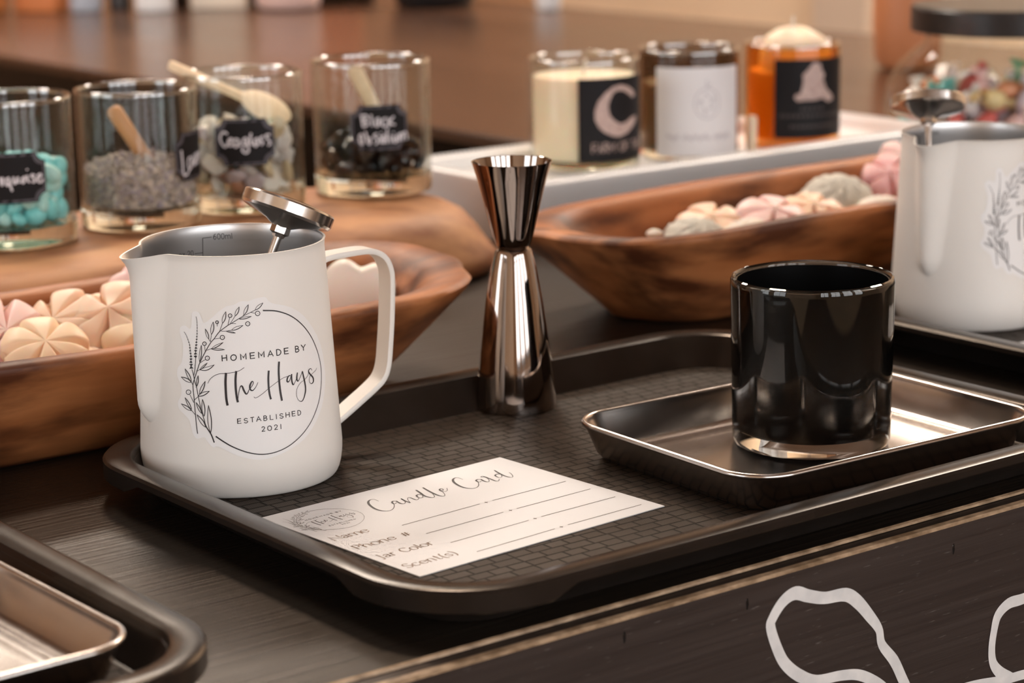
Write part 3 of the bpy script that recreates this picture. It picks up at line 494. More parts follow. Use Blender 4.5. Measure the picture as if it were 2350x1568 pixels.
 24.38],[-74.85,25.93]],[0.73,0.81,0.56,0.3,0.26],0],[[[-74.85,25.93],[-73.2,30.86],[-73.55,29.83],[-74.14,26.59],[-74.17,23.63]],[0.26,0.26,0.73,0.73,0.64],
 0],[[[-74.05,23.78],[-72.32,27.52],[-70.45,29.78],[-69.58,29.6],[-69.79,27.07],[-69.87,25.09],[-68.99,24.91],[-67.46,26.14]],[0.26,0.26,0.26,0.39,0.64,
 0.56,0.34,0.26],0],[[[-63.35,29.66],[-64.16,30.47],[-65.7,29.91],[-66.84,27.59],[-66.77,25.87],[-65.33,26.09],[-63.26,28.88]],[0.39,0.64,0.81,0.64,0.39,
 0.3,0.26],0],[[[-60.81,36.23],[-61.88,32.39],[-63.58,27.12],[-63.41,24.19],[-62.71,22.81],[-61.17,23.35],[-58.96,27.41]],[0.81,0.9,0.9,0.73,0.39,0.3,0.26],
 0],[[[-56.36,37.05],[-57.67,31.71],[-58.78,25.83],[-58.93,22.51],[-58.23,21.13],[-56.91,21.62],[-55.2,24.37],[-53.48,28.27]],[0.81,0.9,0.9,0.64,0.39,0.3,
 0.26,0.26],0],[[[-53.48,28.27],[-52.97,27.76],[-51.69,29.31],[-52.09,30.41],[-53.35,29.55],[-54.11,27.49],[-53.6,25.87],[-51.64,26.45],[-49.51,29.27]],
 [0.3,0.3,0.39,0.64,0.73,0.56,0.3,0.26,0.26],0],[[[-36.1,34.59],[-35.78,37.91],[-36.82,38.94],[-39.16,37.63],[-41.52,34.19],[-43.34,28.83],[-43.64,24.44],
 [-42.38,21.49],[-40.07,20.9],[-37.2,22.74],[-34.34,26.34],[-33.09,28.71]],[0.21,0.3,0.56,0.94,1.07,1.07,0.9,0.52,0.39,0.34,0.3,0.3],0],[[[-30.63,29.15],
 [-31.56,30.08],[-33.03,29.37],[-33.75,27.48],[-33.29,26.46],[-31.95,27.14]],[0.39,0.73,0.73,0.56,0.34,0.26],0],[[[-30.32,29.29],[-31.13,26.33],[-30.9,24.37],
 [-29.66,24.57],[-27.48,27.92],[-26.91,31.29]],[0.73,0.81,0.56,0.3,0.26,0.26],0],[[[-26.91,31.29],[-28.2,31.11],[-27.84,32.21],[-26.65,32.49],[-26.49,30.88],
 [-26.81,28.27],[-27.25,25.08],[-27.42,22.65],[-26.4,22.06],[-24.56,23.85]],[0.26,0.26,0.26,0.39,0.39,0.56,0.73,0.56,0.34,0.26],0],[[[-18.8,29.1],[-20.04,
 30.34],[-21.87,29.65],[-22.77,27.62],[-23.03,25.53],[-21.36,25.78],[-19.14,28.71]],[0.39,0.64,0.81,0.64,0.39,0.3,0.26],0],[[[-17.0,35.77],[-18.12,32.13],
 [-19.34,27.14],[-19.46,23.89],[-18.9,22.31],[-17.43,22.89],[-15.34,26.4],[-14.69,28.71]],[0.64,0.81,0.81,0.64,0.34,0.26,0.26,0.21],0]],'LN':[[[-96.38,1.02],
 [-54.67,1.55],[-51.13,1.36],[-47.29,1.62],[-6.37,1.1]],[[-96.41,-14.66],[-55.16,-14.28],[-51.34,-14.46],[-47.76,-14.39],[-6.65,-14.88]],[[-96.79,-30.61],
 [-55.22,-30.14],[-51.65,-30.15],[-47.95,-29.92],[-7.06,-30.73]],[[-96.84,-46.79],[-55.39,-46.19],[-51.6,-46.16],[-47.67,-45.9],[-7.08,-46.58]]],'PG':{'cres':[[25.39,
 18.75],[17.94,22.68],[11.0,24.37],[4.16,23.19],[-2.05,19.11],[-7.2,13.15],[-9.54,7.02],[-9.47,0.77],[-6.7,-4.91],[-2.37,-8.64],[3.77,-11.52],[9.66,-12.41],
 [17.51,-10.44],[23.57,-6.95],[28.67,-1.96],[28.72,0.84],[22.36,0.21],[15.49,-2.86],[9.77,-3.33],[4.71,-0.1],[1.57,3.62],[0.48,9.25],[1.69,14.02],[4.11,
 18.7],[8.29,20.45],[13.78,19.96],[20.14,16.54],[23.9,14.03],[26.84,15.09]],'fig':[[4.95,26.45],[9.33,25.16],[11.08,19.94],[13.33,17.04],[12.04,13.06],[14.87,
 6.69],[21.84,0.55],[22.52,-2.61],[16.98,-3.77],[11.35,-0.53],[4.87,-1.78],[-3.85,-1.69],[-8.65,-2.25],[-11.04,0.52],[-10.05,2.89],[-6.65,3.5],[-5.31,7.21],
 [-4.32,12.62],[-4.71,17.38],[-1.94,20.0],[0.89,23.27],[3.07,25.87]]},'HW':{'turq':[[[-7.65,0.73],[-7.11,-2.76],[-6.7,-3.4],[-6.11,0.68]],[[-2.75,0.54],
 [-4.34,-0.34],[-4.53,-3.17],[-3.33,-3.54],[-2.35,-0.43],[-2.37,-2.96],[-1.55,-6.8]],[[-0.29,0.72],[-0.32,-2.12],[0.56,-2.81],[1.82,-0.05],[2.17,0.56],[1.87,
 -1.63],[2.76,-2.33]],[[5.92,0.59],[4.27,-0.54],[4.31,-2.44],[5.4,-2.53],[6.19,-0.07],[5.92,0.59]],[[7.54,1.08],[7.67,-1.78],[8.59,-2.49]],[[7.62,4.62],
 [7.64,4.55]],[[11.78,1.0],[10.16,1.47],[9.93,0.55],[11.62,-1.21],[11.52,-2.78],[10.2,-2.65]],[[13.11,-1.68],[15.84,0.24],[15.55,1.22],[14.15,1.06],[13.32,
 -1.07],[13.86,-3.03],[15.59,-3.23],[17.11,-1.82]]],'sea':[[[-10.77,5.28],[-11.77,6.29],[-13.9,5.94],[-15.3,2.87],[-14.56,-0.17],[-12.54,-2.53],[-10.73,
 -1.16]],[[-10.68,-0.14],[-7.84,1.88],[-8.49,2.56],[-9.91,1.55],[-10.04,-1.16],[-8.7,-1.84],[-7.29,-0.84]],[[-3.81,1.47],[-5.8,2.19],[-6.77,-0.51],[-6.01,
 -2.55],[-4.28,-1.57],[-3.67,0.79],[-3.29,-1.93]],[[0.94,2.67],[-0.77,2.06],[-1.05,-0.65],[0.07,-1.71],[1.15,-0.05],[1.58,1.96],[1.7,-2.79],[1.93,-5.18],
 [0.2,-6.47],[-1.75,-5.04],[-1.33,-3.01]],[[3.74,5.25],[3.26,1.88],[3.8,-1.2],[4.46,-1.57]],[[7.69,1.97],[5.95,1.4],[5.51,-0.95],[6.45,-2.71],[7.76,-0.41],
 [8.02,1.61],[8.23,-1.46]],[[11.24,3.07],[9.44,2.19],[10.07,0.44],[11.08,-0.65],[9.96,-1.93]],[[15.64,3.73],[13.8,3.89],[13.02,2.59],[15.1,0.04],[15.76,
 -1.72],[14.24,-2.61]]],'obs':[[[-11.61,8.02],[-11.2,4.33],[-10.78,1.17]],[[-11.87,8.02],[-8.7,8.25],[-8.23,6.4],[-10.39,4.85],[-8.06,3.77],[-8.11,2.19],
 [-10.51,1.17]],[[-5.56,8.19],[-5.41,4.76],[-4.99,1.6]],[[-0.64,6.18],[-2.51,5.46],[-2.87,2.32],[-1.85,1.23],[-0.74,3.29],[-0.4,5.64],[-0.24,2.21]],[[3.61,
 5.97],[1.71,5.28],[1.35,2.4],[2.64,0.76],[4.01,1.74]],[[5.23,5.88],[5.61,0.58]],[[8.86,6.69],[5.96,3.2],[9.54,1.63]],[[-12.28,-3.83],[-13.39,-5.15],[-12.98,
 -8.84],[-11.68,-9.9],[-11.08,-7.79],[-11.5,-4.62],[-12.28,-3.83]],[[-9.57,-2.27],[-8.64,-5.71],[-7.72,-9.68],[-6.39,-9.18],[-6.55,-6.27],[-8.14,-6.77]],
 [[-2.27,-3.5],[-4.15,-4.75],[-2.38,-6.93],[-1.91,-8.79],[-3.27,-10.06]],[[-0.21,-4.9],[0.18,-9.41]],[[0.51,-3.09],[0.56,-3.17]],[[2.99,-5.07],[1.37,-5.51],
 [1.0,-8.66],[2.31,-9.26],[3.23,-5.87]],[[4.46,-1.19],[4.03,-6.18],[4.19,-9.63]],[[6.24,-5.26],[6.65,-9.52]],[[8.39,-3.3],[8.44,-3.41]],[[8.18,-5.4],[8.62,
 -9.13],[10.04,-9.24],[10.45,-5.31],[10.92,-8.78]],[[11.93,-4.63],[12.37,-8.91],[13.1,-5.0],[14.32,-4.31],[14.79,-8.59],[15.55,-4.42],[17.45,-4.08],[17.94,
 -8.37]]]},'LT':[[[0.6642,0.8316],[0.6557,0.8392],[0.6451,0.8454],[0.6347,0.8478],[0.621,0.8492],[0.612,0.8532],[0.6042,0.8598],[0.5998,0.8668],[0.5959,
 0.8769],[0.5969,0.8808],[0.6023,0.8863],[0.6089,0.8883],[0.6161,0.8855],[0.625,0.8827],[0.6364,0.8815],[0.6433,0.877],[0.6504,0.8693],[0.6558,0.8624],[0.6577,
 0.8554],[0.665,0.8466],[0.6707,0.8364],[0.6763,0.8269]],[[0.7617,0.8539],[0.751,0.8558],[0.7419,0.8556],[0.7341,0.8555],[0.7278,0.8519],[0.7255,0.8456],
 [0.7243,0.8377],[0.7254,0.831],[0.7295,0.8259],[0.7355,0.8216]],[[0.7035,0.8246],[0.7161,0.8237],[0.7316,0.8216],[0.7434,0.821],[0.758,0.8202]]],'NH':[[0.5223,
 0.8902],[0.5837,0.8893],[0.6993,0.8869]]}
# DATA holds the drawn line work of the printed designs in millimetres

# ================================================================== SETTING
X0, X1, Y0, Y1, H = -2.6, 4.95, -3.2, 6.4, 3.6
def slab(name, c, d, m):
    b = MB(); b.box(c, d); return tag(b.build(name, m, smooth=0), kind='structure')
slab('floor', ((X0 + X1) / 2, (Y0 + Y1) / 2, -.05), (X1 - X0, Y1 - Y0, .1), M['floor'])
slab('ceiling', ((X0 + X1) / 2, (Y0 + Y1) / 2, H + .05), (X1 - X0, Y1 - Y0, .1), M['ceil'])
slab('wall_right', (X1 + .05, (Y0 + Y1) / 2, H / 2), (.1, Y1 - Y0, H), M['wall'])
def wall_with_windows(name, axis, pos, lo, hi, wins, z0, z1, m):
    b = MB(); t = .1; e = lo
    def seg(a, c, za, zb):
        if axis == 'y': b.box(((a + c) / 2, pos, (za + zb) / 2), (c - a, t, zb - za))
        else: b.box((pos, (a + c) / 2, (za + zb) / 2), (t, c - a, zb - za))
    for a, c in wins:
        seg(e, a, 0, H); seg(a, c, 0, z0); seg(a, c, z1, H); e = c
    seg(e, hi, 0, H)
    return tag(b.build(name, m, smooth=0), kind='structure')
FW = [(-1.9, -.9), (-.65, .35), (.6, 1.6), (1.85, 2.85)]
wall_with_windows('wall_front', 'y', Y0 - .05, X0, X1, FW, .9, 3.1, M['wall'])
LW = [(.2, 1.3), (1.7, 2.8)]
wall_with_windows('wall_left', 'x', X0 - .05, Y0, Y1, LW, .8, 2.4, M['wall'])
BW = [(1.9, 3.05), (3.15, 4.3)]  # unseen high back windows, added as a bright source for the tabletop sheen
wall_with_windows('wall_back', 'y', Y1 + .05, X0, X1, BW, 2.75, 3.45, M['wall2'])
wn = 0
for axis, pos, wins, z0, z1, pm in (('y', Y0 - .05, FW, .9, 3.1, 'day'), ('x', X0 - .05, LW, .8, 2.4, 'day2'), ('y', Y1 + .05, BW, 2.75, 3.45, 'high')):
    for a, c in wins:
        wn += 1; f = MB(); p = MB(); t = .05
        def bx(q, a0, a1, za, zb, th=.06):
            if axis == 'y': q.box(((a0 + a1) / 2, pos, (za + zb) / 2), (a1 - a0, th, zb - za))
            else: q.box((pos, (a0 + a1) / 2, (za + zb) / 2), (th, a1 - a0, zb - za))
        bx(f, a, a + t, z0, z1); bx(f, c - t, c, z0, z1); bx(f, a, c, z0, z0 + t); bx(f, a, c, z1 - t, z1)
        mz = z0 + (z1 - z0) * .62; bx(f, a, c, mz - .02, mz + .02); bx(f, (a + c) / 2 - .02, (a + c) / 2 + .02, z0, z1)
        fo = tag(f.build('window_%d' % wn, M['frame'], smooth=0), kind='structure')
        bx(p, a + t, c - t, z0 + t, z1 - t, .01); p.build('pane', M[pm], fo, smooth=0)
b = MB(); b.box((X1 - .02, 4.9, 1.8), (.04, .22, 3.6)); tag(b.build('trim_1', M['trim'], smooth=0), kind='structure')
b = MB(); b.box((X1 - .02, 3.25, 1.8), (.04, .16, 3.6)); tag(b.build('trim_2', M['trim'], smooth=0), kind='structure')

# ceiling panels that light the room
def ceiling_light(x, y, sx, sy, m, label):
    r = empty('ceiling_light', (x, y, H)); tag(r, label, 'ceiling light')
    b = MB(); b.rrect([(-.03, -.002), (-.03, -.04), (0, -.04), (0, -.03)], sx / 2, sy / 2, .02, n=3, cap0=False, cap1=False); b.build('frame', M['trim'], r)
    b = MB(); b.box((0, 0, -.032), (sx * .99, sy * .99, .006)); b.build('diffuser', m, r, smooth=0)
ceiling_light(.3, 3.4, 1.0, .6, M['lamp'], 'warm ceiling panel light above the back left of the room')
ceiling_light(2.3, 4.6, 1.2, .6, M['lamp'], 'warm ceiling panel light farthest back over the brown table')
ceiling_light(4.1, 2.3, 1.0, 1.2, M['lamp'], 'added warm panel light brightening the right wall')  # added to brighten the tan wall
ceiling_light(1.55, 2.55, .5, .5, M['overhead_fill2'], 'bright warm ceiling light over the front of the brown table')
ceiling_light(1.0, .75, .8, .8, M['overhead_fill'], 'added fill panel light right above the black table')  # soft overhead fill, added to lift the card and other flat tops

# ================================================================== TABLES
r = empty('serving_table', (.6, 1.02, 0)); tag(r, 'black stained display table holding the trays, with white brush lettering on its front board', 'table')
off = (-.6, -1.02, 0)
def ob(b, name, m, par=r, **k):
    o = b.build(name, m, par, **k); o.location = off; return o
YB = 1.40; TX0, TX1 = -.55, 2.14
b = MB()
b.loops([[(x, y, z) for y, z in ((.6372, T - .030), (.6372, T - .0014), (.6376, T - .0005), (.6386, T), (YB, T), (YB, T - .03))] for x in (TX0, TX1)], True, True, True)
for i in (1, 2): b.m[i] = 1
ob(b, 'tabletop', [M['black_wood'], M['lit_edge']], smooth=0)
b = MB()
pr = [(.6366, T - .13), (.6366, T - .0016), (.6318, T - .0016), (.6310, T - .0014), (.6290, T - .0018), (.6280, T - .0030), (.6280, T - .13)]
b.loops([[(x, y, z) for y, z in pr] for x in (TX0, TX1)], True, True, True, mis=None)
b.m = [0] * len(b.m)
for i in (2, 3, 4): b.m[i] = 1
fbo = ob(b, 'front_board', [M['front_wood'], M['lit_edge']], smooth=20)
b = MB(); b.box(((TX0 + TX1) / 2, YB - .01, T - .08), (TX1 - TX0, .018, .1)); ob(b, 'back_apron', M['front_wood'], smooth=0)
for lx in (TX0 + .05, TX1 - .05):
    for ly in (.69, YB - .06):
        b = MB(); b.box((lx, ly, (T - .03) / 2), (.07, .07, T - .03)); ob(b, 'leg', M['front_wood'], smooth=0)
b = MB()
for yy, l, wd in zip((.6277, .6277, .62762), DATA['LT'], ([.0046, .0046, .0046, .0044, .0044, .0052, .0050, .0050, .0048, .0048, .0052, .0056, .0052, .0050, .0056, .0056, .0050, .0040, .0042, .0050, .0050, .0048], [.0046, .0046, .0050, .0052, .0050, .0042, .0042, .0044, .0052, .0060], [.0040, .0042, .0044, .0044, .0042])):
    ribbon(b, l, wd, lambda x, z: (x, yy, z), smooth=True)
ob(b, 'brush_lettering', M['white_paint'], smooth=0)
for x, z in DATA['NH']:
    b = MB(); b.ellipsoid((x, .628, z), (.0007, .0003, .0024), 8, 6, f=lambda d: 1 + .25 * sin(9 * d.z + 3 * d.x)); ob(b, 'nail_hole', M['obs'])

r2 = empty('brown_table', (1.7, 2.72, 0)); tag(r2, 'long glossy brown wooden table running away behind the candles', 'table')
off2 = (-1.7, -2.72, 0)
def ob2(b, name, m, **k):
    o = b.build(name, m, r2, **k); o.location = off2; return o
b = MB(); b.rrect([(.002, -.012), (0, -.011), (0, -.002), (.002, 0)], .45, 1.31, .012, (1.70, 2.72, T), n=3); ob2(b, 'tabletop', M['brown_wood'])
b = MB(); b.box((1.74, 2.72, .444), (.80, 2.52, .884)); ob2(b, 'cabinet_base', M['tum_black'], smooth=0)

# ================================================================== TRAYS
def tray_mesh():
    b = MB()
    prof = [(.0245, 0), (.0228, .0006), (.0135, .0166), (.0026, .0176), (.0023, .0160), (.0008, .0154), (0, .0162), (0, .0186), (.0010, .0197), (.0028, .0202), (.0108, .0198), (.0122, .0190), (.0188, .0056), (.0200, .0044), (.0225, .0040)]
    b.rrect(prof, .190, .140, .046, n=12, ext=(.006, .018), zf=lambda z, f: z - (.0046 * f if .0153 < z < .0163 else 0))
    return b
def make_tray(label, loc):
    o = tray_mesh().build('serving_tray', M['plastic'], smooth=28, loc=loc); tag(o, label, 'tray', 'black serving trays along the table front')
    b = MB(); b.rrect([(.0222, .0041), (.0224, .0043)], .190, .140, .046, n=12, cap0=False); b.build('woven_floor', M['weave'], o, smooth=0)
    return o
tray = make_tray('black plastic tray with rounded corners under the near cream pitcher and the candle card', (.629, .7695, T))
t2 = copy_tree(tray); t2.location = (.180, .773, T); t2['label'] = 'black plastic tray at the bottom left, only its corner showing under a steel pan'
t3 = copy_tree(tray); t3.location = (1.079, .775, T); t3['label'] = 'black plastic tray at the right edge under the far cream pitcher'
# ---- steel pans
def pan_obj(label, loc, rz):
    b = MB(); rr = [(.0016 + .0014 * cos(a), .0170 + .0014 * sin(a)) for a in [rad(d) for d in (250, 210, 180, 140, 100, 60, 20, -20)]]
    prof = [(.0125, 0), (.0095, .0008), (.0070, .0035), (.0018, .0160)] + rr + [(.0034, .0150), (.0088, .0042), (.0112, .0022), (.0150, .0015), (.0170, .0021), (.0195, .0016), (.0230, .0011)]
    b.rrect(prof, .0862, .0660, .021, n=10)
    o = b.build('steel_pan', M['pan'], smooth=60, loc=loc, rot=(0, 0, rz)); tag(o, label, 'metal tray', 'small steel pans'); return o
pan = pan_obj('small rectangular stainless steel pan holding the black glass tumbler', (.7118, .7285, ZT + .0003), rad(-2))
p2 = pan.copy(); link(p2); p2.location = (.259, .7275, ZT + .0003); p2.rotation_euler = (0, 0, rad(1)); p2['label'] = 'empty stainless steel pan in the tray at the bottom left'

# ================================================================== PITCHERS
SPZ, PH = .030, .1045
def prof_r(z):
    if z < .014: return .0405 + .0038 * sqrt(max(0, 1 - ((.014 - z) / .014) ** 2))
    return .0443 - .0532 * (z - .014) + (.0004 if z > .1035 else 0)
SP_AZ = rad(176)
def spout(th, z):
    d = (th - SP_AZ + pi) % (2 * pi) - pi
    if z < SPZ: return 0.0, 0.0
    t = (z - SPZ) / (PH - SPZ); s = min(1.0, (z - SPZ) / .010); wdt = (.17 + .21 * t ** .8) * sqrt(1 - (1 - s) ** 2 + .0001)
    if abs(d) > wdt: return 0.0, 0.0
    u = abs(d) / wdt; l = (0.5 + 0.5 * cos(pi * u)) ** .9
    return l * (.0046 * (s * (2 - s)) + .0042 * t + .0035 * max(0, (t - .85) / .15) ** 2), l
def pitcher_pt(th, z, inset=0.0):
    a, l = spout(th, z); rr = prof_r(z) + a - inset
    zz = z - (.0022 * l * max(0, (z - .085) / .0195) if z > .085 else 0)
    return (rr * cos(th), rr * sin(th), zz)
def make_pitcher(label):
    r = empty('pitcher'); tag(r, label, 'pitcher', 'cream enamel pitchers')
    zs = [0, .0004, .0012, .003, .0055, .0085, .0115, .014] + [.014 + (.030 - .014) * k / 3 for k in (1, 2, 3)] + [.03015, .0304, .0308, .0314, .0322, .0332, .0344, .036, .038, .040] + [.040 + (.1045 - .040) * k / 22 for k in range(1, 23)]
    N = 176; ths = []
    for j in range(N): ths.append(SP_AZ + 2 * pi * (j / N) - .10 * sin(2 * pi * j / N) * 6)
    ths.sort(); b = MB()
    L = [[pitcher_pt(t, z) for t in ths] for z in zs]; nout = len(L)
    L.append([pitcher_pt(t, PH, -.0003) for t in ths]); L[-1] = [(x, y, z + .0004) for x, y, z in L[-1]]
    L.append([(x, y, z + .0004) for x, y, z in [pitcher_pt(t, PH, .0007) for t in ths]])
    zi = list(reversed([z for z in zs if z > .0115])); L += [[pitcher_pt(t, z - .0002, .0010) for t in ths] for z in zi]
    L += [[(prof_r(.006) * k * cos(t), prof_r(.006) * k * sin(t), zz) for t in ths] for k, zz in ((.985, .006), (.95, .0025), (.90, .0014))]
    b.loops(L, True, True, True, mis=[0] * (nout + 1) + [1] * (len(L) - nout - 2) + [1])
    b.build('body', [M['cream'], M['steel_in']], r, smooth=35)
    # strap handle
    path = [(.0403, .0700), (.0412, .0780), (.0420, .0860), (.0435, .0900), (.0480, .0912), (.0560, .0915), (.0660, .0915), (.0722, .0902), (.0768, .0868), (.0793, .0815), (.0798, .0750), (.0790, .0600), (.0776, .0460), (.0764, .0375), (.0742, .0320), (.0700, .0282), (.0600, .0222), (.0500, .0165), (.0445, .0136)]
    pth = smooth_line(path, False, 4)[0]
    b = MB(); L = []
    for i, p in enumerate(pth):
        a, c = pth[max(i - 1, 0)], pth[min(i + 1, len(pth) - 1)]; d = (c[0] - a[0], c[1] - a[1]); l = math.hypot(*d); n = (-d[1] / l, d[0] / l); h = .00125; wv = .0052
        row = []
        for e, yy in ((h, wv - .0004), (h * .5, wv), (-h * .5, wv), (-h, wv - .0004), (-h, -wv + .0004), (-h * .5, -wv), (h * .5, -wv), (h, -wv + .0004)):
            row.append((p[0] + n[0] * e, yy, p[1] + n[1] * e))
        L.append(row)
    b.loops(L, True, True, True); b.build('handle', M['cream'], r, smooth=40)
    # volume marks etched inside
    b = MB(); fi = lambda u, v: (lambda th, z: tuple((prof_r(z) - .00125) * q for q in (cos(th), sin(th))) + (z,))(rad(56) + u / 39.0, .09 + v / 1000)
    ribbon(b, [(16.4, -9), (16.4, .9), (16.2, 9.35), (12.1, 9.5)], [.28], fi, smooth=False, maxseg=1.0)
    ribbon(b, [(20.3, 2.65), (16.4, 2.7)], [.28], fi, smooth=False, maxseg=1.0)
    text_line(b, '600ml', (11.2, 8.3), (2.6, 8.25), 2.5, .27, fi, gap=.3, up=(.02, 1)); text_line(b, 'oz 20', (28.5, 1.9), (21.0, 1.7), 2.5, .27, fi, gap=.3, up=(.02, 1))
    b.build('volume_marks', M['etch'], r, smooth=0)
    return r
def make_sticker(r, rot=0.0, dz=0.0, sc=1.0):
    f0 = lambda off: (lambda u, v: (lambda th, z: tuple((prof_r(z) + off) * q for q in (cos(th), sin(th))) + (z,))(rad(236) + u / 42.5, .047 + v / 1000))
    b = MB(); pts, _ = smooth_line(DATA['OUT'], True, 3); fill(b, pts, f0(.00022), 2.0)
    s = b.build('sticker', M['vinyl'], r, smooth=80); s.rotation_euler = (0, 0, rot); s.location = (0, 0, dz); s.scale = (sc, sc, 1)
    b = MB(); fn = f0(.00036)
    for P, W, c in DATA['ST']: ribbon(b, P, W, fn, closed=bool(c))
    for P in DATA['BL']: fill(b, P, fn)
    for g in DATA['TX']: glyph(b, g[0], g[1:3], g[3:5], g[5:7], g[7], fn)
    b.build('printed_design', M['ink'], s, smooth=0)
    return s
pit = make_pitcher('cream metal pitcher with a round white sticker, standing on the middle tray'); make_sticker(pit)
pit.location = (.505, .870, ZT + .0003)
pit2 = make_pitcher('cream metal pitcher on the right tray, cut off by the edge of the photo'); make_sticker(pit2, rad(12.5), .0085, .9905)
pit2.location = (.982, .874, ZT + .0003); pit2.rotation_euler = (0, 0, rad(13))

# ---- dial thermometers
def thermometer(label, c, n, L):
    n = Vector(n).normalized(); q = n.to_track_quat('Z', 'Y').to_matrix().to_4x4(); q.translation = Vector(c)
    r = empty('dial_thermometer'); r.matrix_basis = q; tag(r, label, 'thermometer', 'dial thermometers')
    b = MB(); b.lathe([(.0035, -.0085), (.0080, -.0062), (.0165, -.0040), (.0200, -.0030), (.0208, -.0018), (.0209, .0026), (.0204, .0034), (.0192, .0037), (.0188, .0030)], 72, cap0=True); b.build('dial_case', M['chrome'], r, smooth=30)
    b = MB(); b.lathe([(.0188, .0018), (.0002, .0018)], 48, cap1=True); df = b.build('dial_face', M['paper'], r)
    b = MB(); fn = lambda u, v: (u, v, .0020)
    for k in range(31):
        a = rad(-135 + 270 * k / 30); l = .0030 if k % 5 == 0 else .0018
        ribbon(b, [(.0172 * sin(a), .0172 * cos(a)), ((.0172 - l) * sin(a), (.0172 - l) * cos(a))], [.0004], fn, smooth=False)
    ribbon(b, [(-.003, -.002), (.011, .008)], [.0007], fn, smooth=False); b.build('scale_marks', M['ink'], df, smooth=0)
    b = MB(); b.lathe([(.0190, .0030), (.0170, .0040), (.0100, .0048), (.0004, .0050)], 64, cap1=True); b.build('lens', M['thin'], r)
    b = MB(); b.lathe([(.0044, -.0080), (.0044, -.0110), (.0030, -.0118), (.0026, -.0130)], 6, cap0=True, cap1=True); b.build('hex_nut', M['chrome'], r, smooth=0)
    b = MB(); b.lathe([(.0019, -.011), (.0019, -L + .002), (.0012, -L)], 20, cap0=True, cap1=True); b.build('stem', M['chrome'], r)
    return r
def comb(a, b_, c): return tuple(CR[i] * a + CU[i] * b_ + CF[i] * c for i in range(3))
thermometer('silver dial thermometer leaning in the near cream pitcher', (.5360, .874, 1.0180), comb(.335, .94, .035), .119)
thermometer('silver dial thermometer seen from below in the pitcher at the right edge', (.9735, .9010, 1.0225), comb(.02, .985, .17), .088)

# ================================================================== JIGGER, CARD, TUMBLER
r = empty('jigger', (.667, .8828, ZT + .0003)); tag(r, 'dark polished double ended bar jigger standing on the tray', 'jigger')
b = MB(); b.lathe([(.0186, .004), (.0192, .0004), (.0198, 0), (.0199, .0010), (.0194, .006), (.0170, .028), (.0137, .053), (.0112, .068), (.0099, .0735), (.0092, .0765), (.0086, .0778), (.0070, .0782)], 96, cap0=True, cap1=True); b.build('large_cup', M['dark_chrome'], r, smooth=35)
b = MB(); b.lathe([(.0072, .0782), (.0078, .0796), (.0084, .0802), (.0090, .0815), (.0098, .0845), (.0132, .0985), (.0166, .1120), (.0190, .1200), (.01925, .1206), (.0187, .1204), (.0162, .1110), (.0120, .0950), (.0085, .0840), (.006, .0825)], 96, cap0=True, cap1=True); b.build('small_cup', M['dark_chrome'], r, smooth=35)

an = rad(3.8)
card = empty('candle_card', (.609, .7627, ZT + .0004), an); tag(card, 'white order card with script heading lying on the middle tray', 'card')
b = MB(); b.box((-.0666, -.0020, .0002), (.1308, .1050, .0004)); b.build('card_sheet', M['paper'], card, smooth=0)
cf = lambda u, v: (u / 1000, v / 1000, .00048)
b = MB()
for P, W, c in DATA['CT']: ribbon(b, P, [x * 1.05 for x in W], cf, closed=bool(c))
b.build('heading', M['ink'], card, smooth=0)
b = MB()
for a, bb, d, c, e in DATA['LN']:
    ribbon(b, [a, bb], [.42], cf, smooth=False); ribbon(b, [c, e], [.42], cf, smooth=False)
    P = [(d[0] + (1.15 if k % 2 == 0 else .42) * cos(k * pi / 4), d[1] + (1.15 if k % 2 == 0 else .42) * sin(k * pi / 4)) for k in range(8)]; fill(b, P, cf)
b.build('ruled_lines', M['brown_ink'], card, smooth=0)
b = MB(); nib = (.45, .75)
for t, a, e in (('Name', (-128.2, 3.8), (-110.6, 3.8)), ('Phone #', (-128.4, -11.6), (-101.0, -11.6)), ('Jar Color', (-129.2, -27.6), (-102.2, -27.6)), ('Scent(s)', (-129.0, -43.9), (-104.0, -43.9))):
    text_line(b, t, a, e, 5.1, .52, cf, gap=.18, nib=nib)
b.build('field_names', M['tan_ink'], card, smooth=0)
b = MB(); k = .48; lf = lambda u, v: cf(-112.5 + (u - 13.4) * k, 28.8 + (v - 3.4) * k)
for P, W, c in DATA['ST']: ribbon(b, P, [x * .95 for x in W], lf, closed=bool(c))
for P in DATA['BL']: fill(b, P, lf)
for g in DATA['TX']: glyph(b, g[0], g[1:3], g[3:5], g[5:7], g[7], lf)
b.build('round_logo', M['brown_ink'], card, smooth=0)
c2 = empty('blank_card', (.985, .765, ZT + .0004), rad(2)); tag(c2, 'white card with only a sliver showing on the tray at the right edge', 'card')
b = MB(); b.box((0, -.006, .0002), (.11, .105, .0004)); b.build('card_sheet', M['paper'], c2, smooth=0)

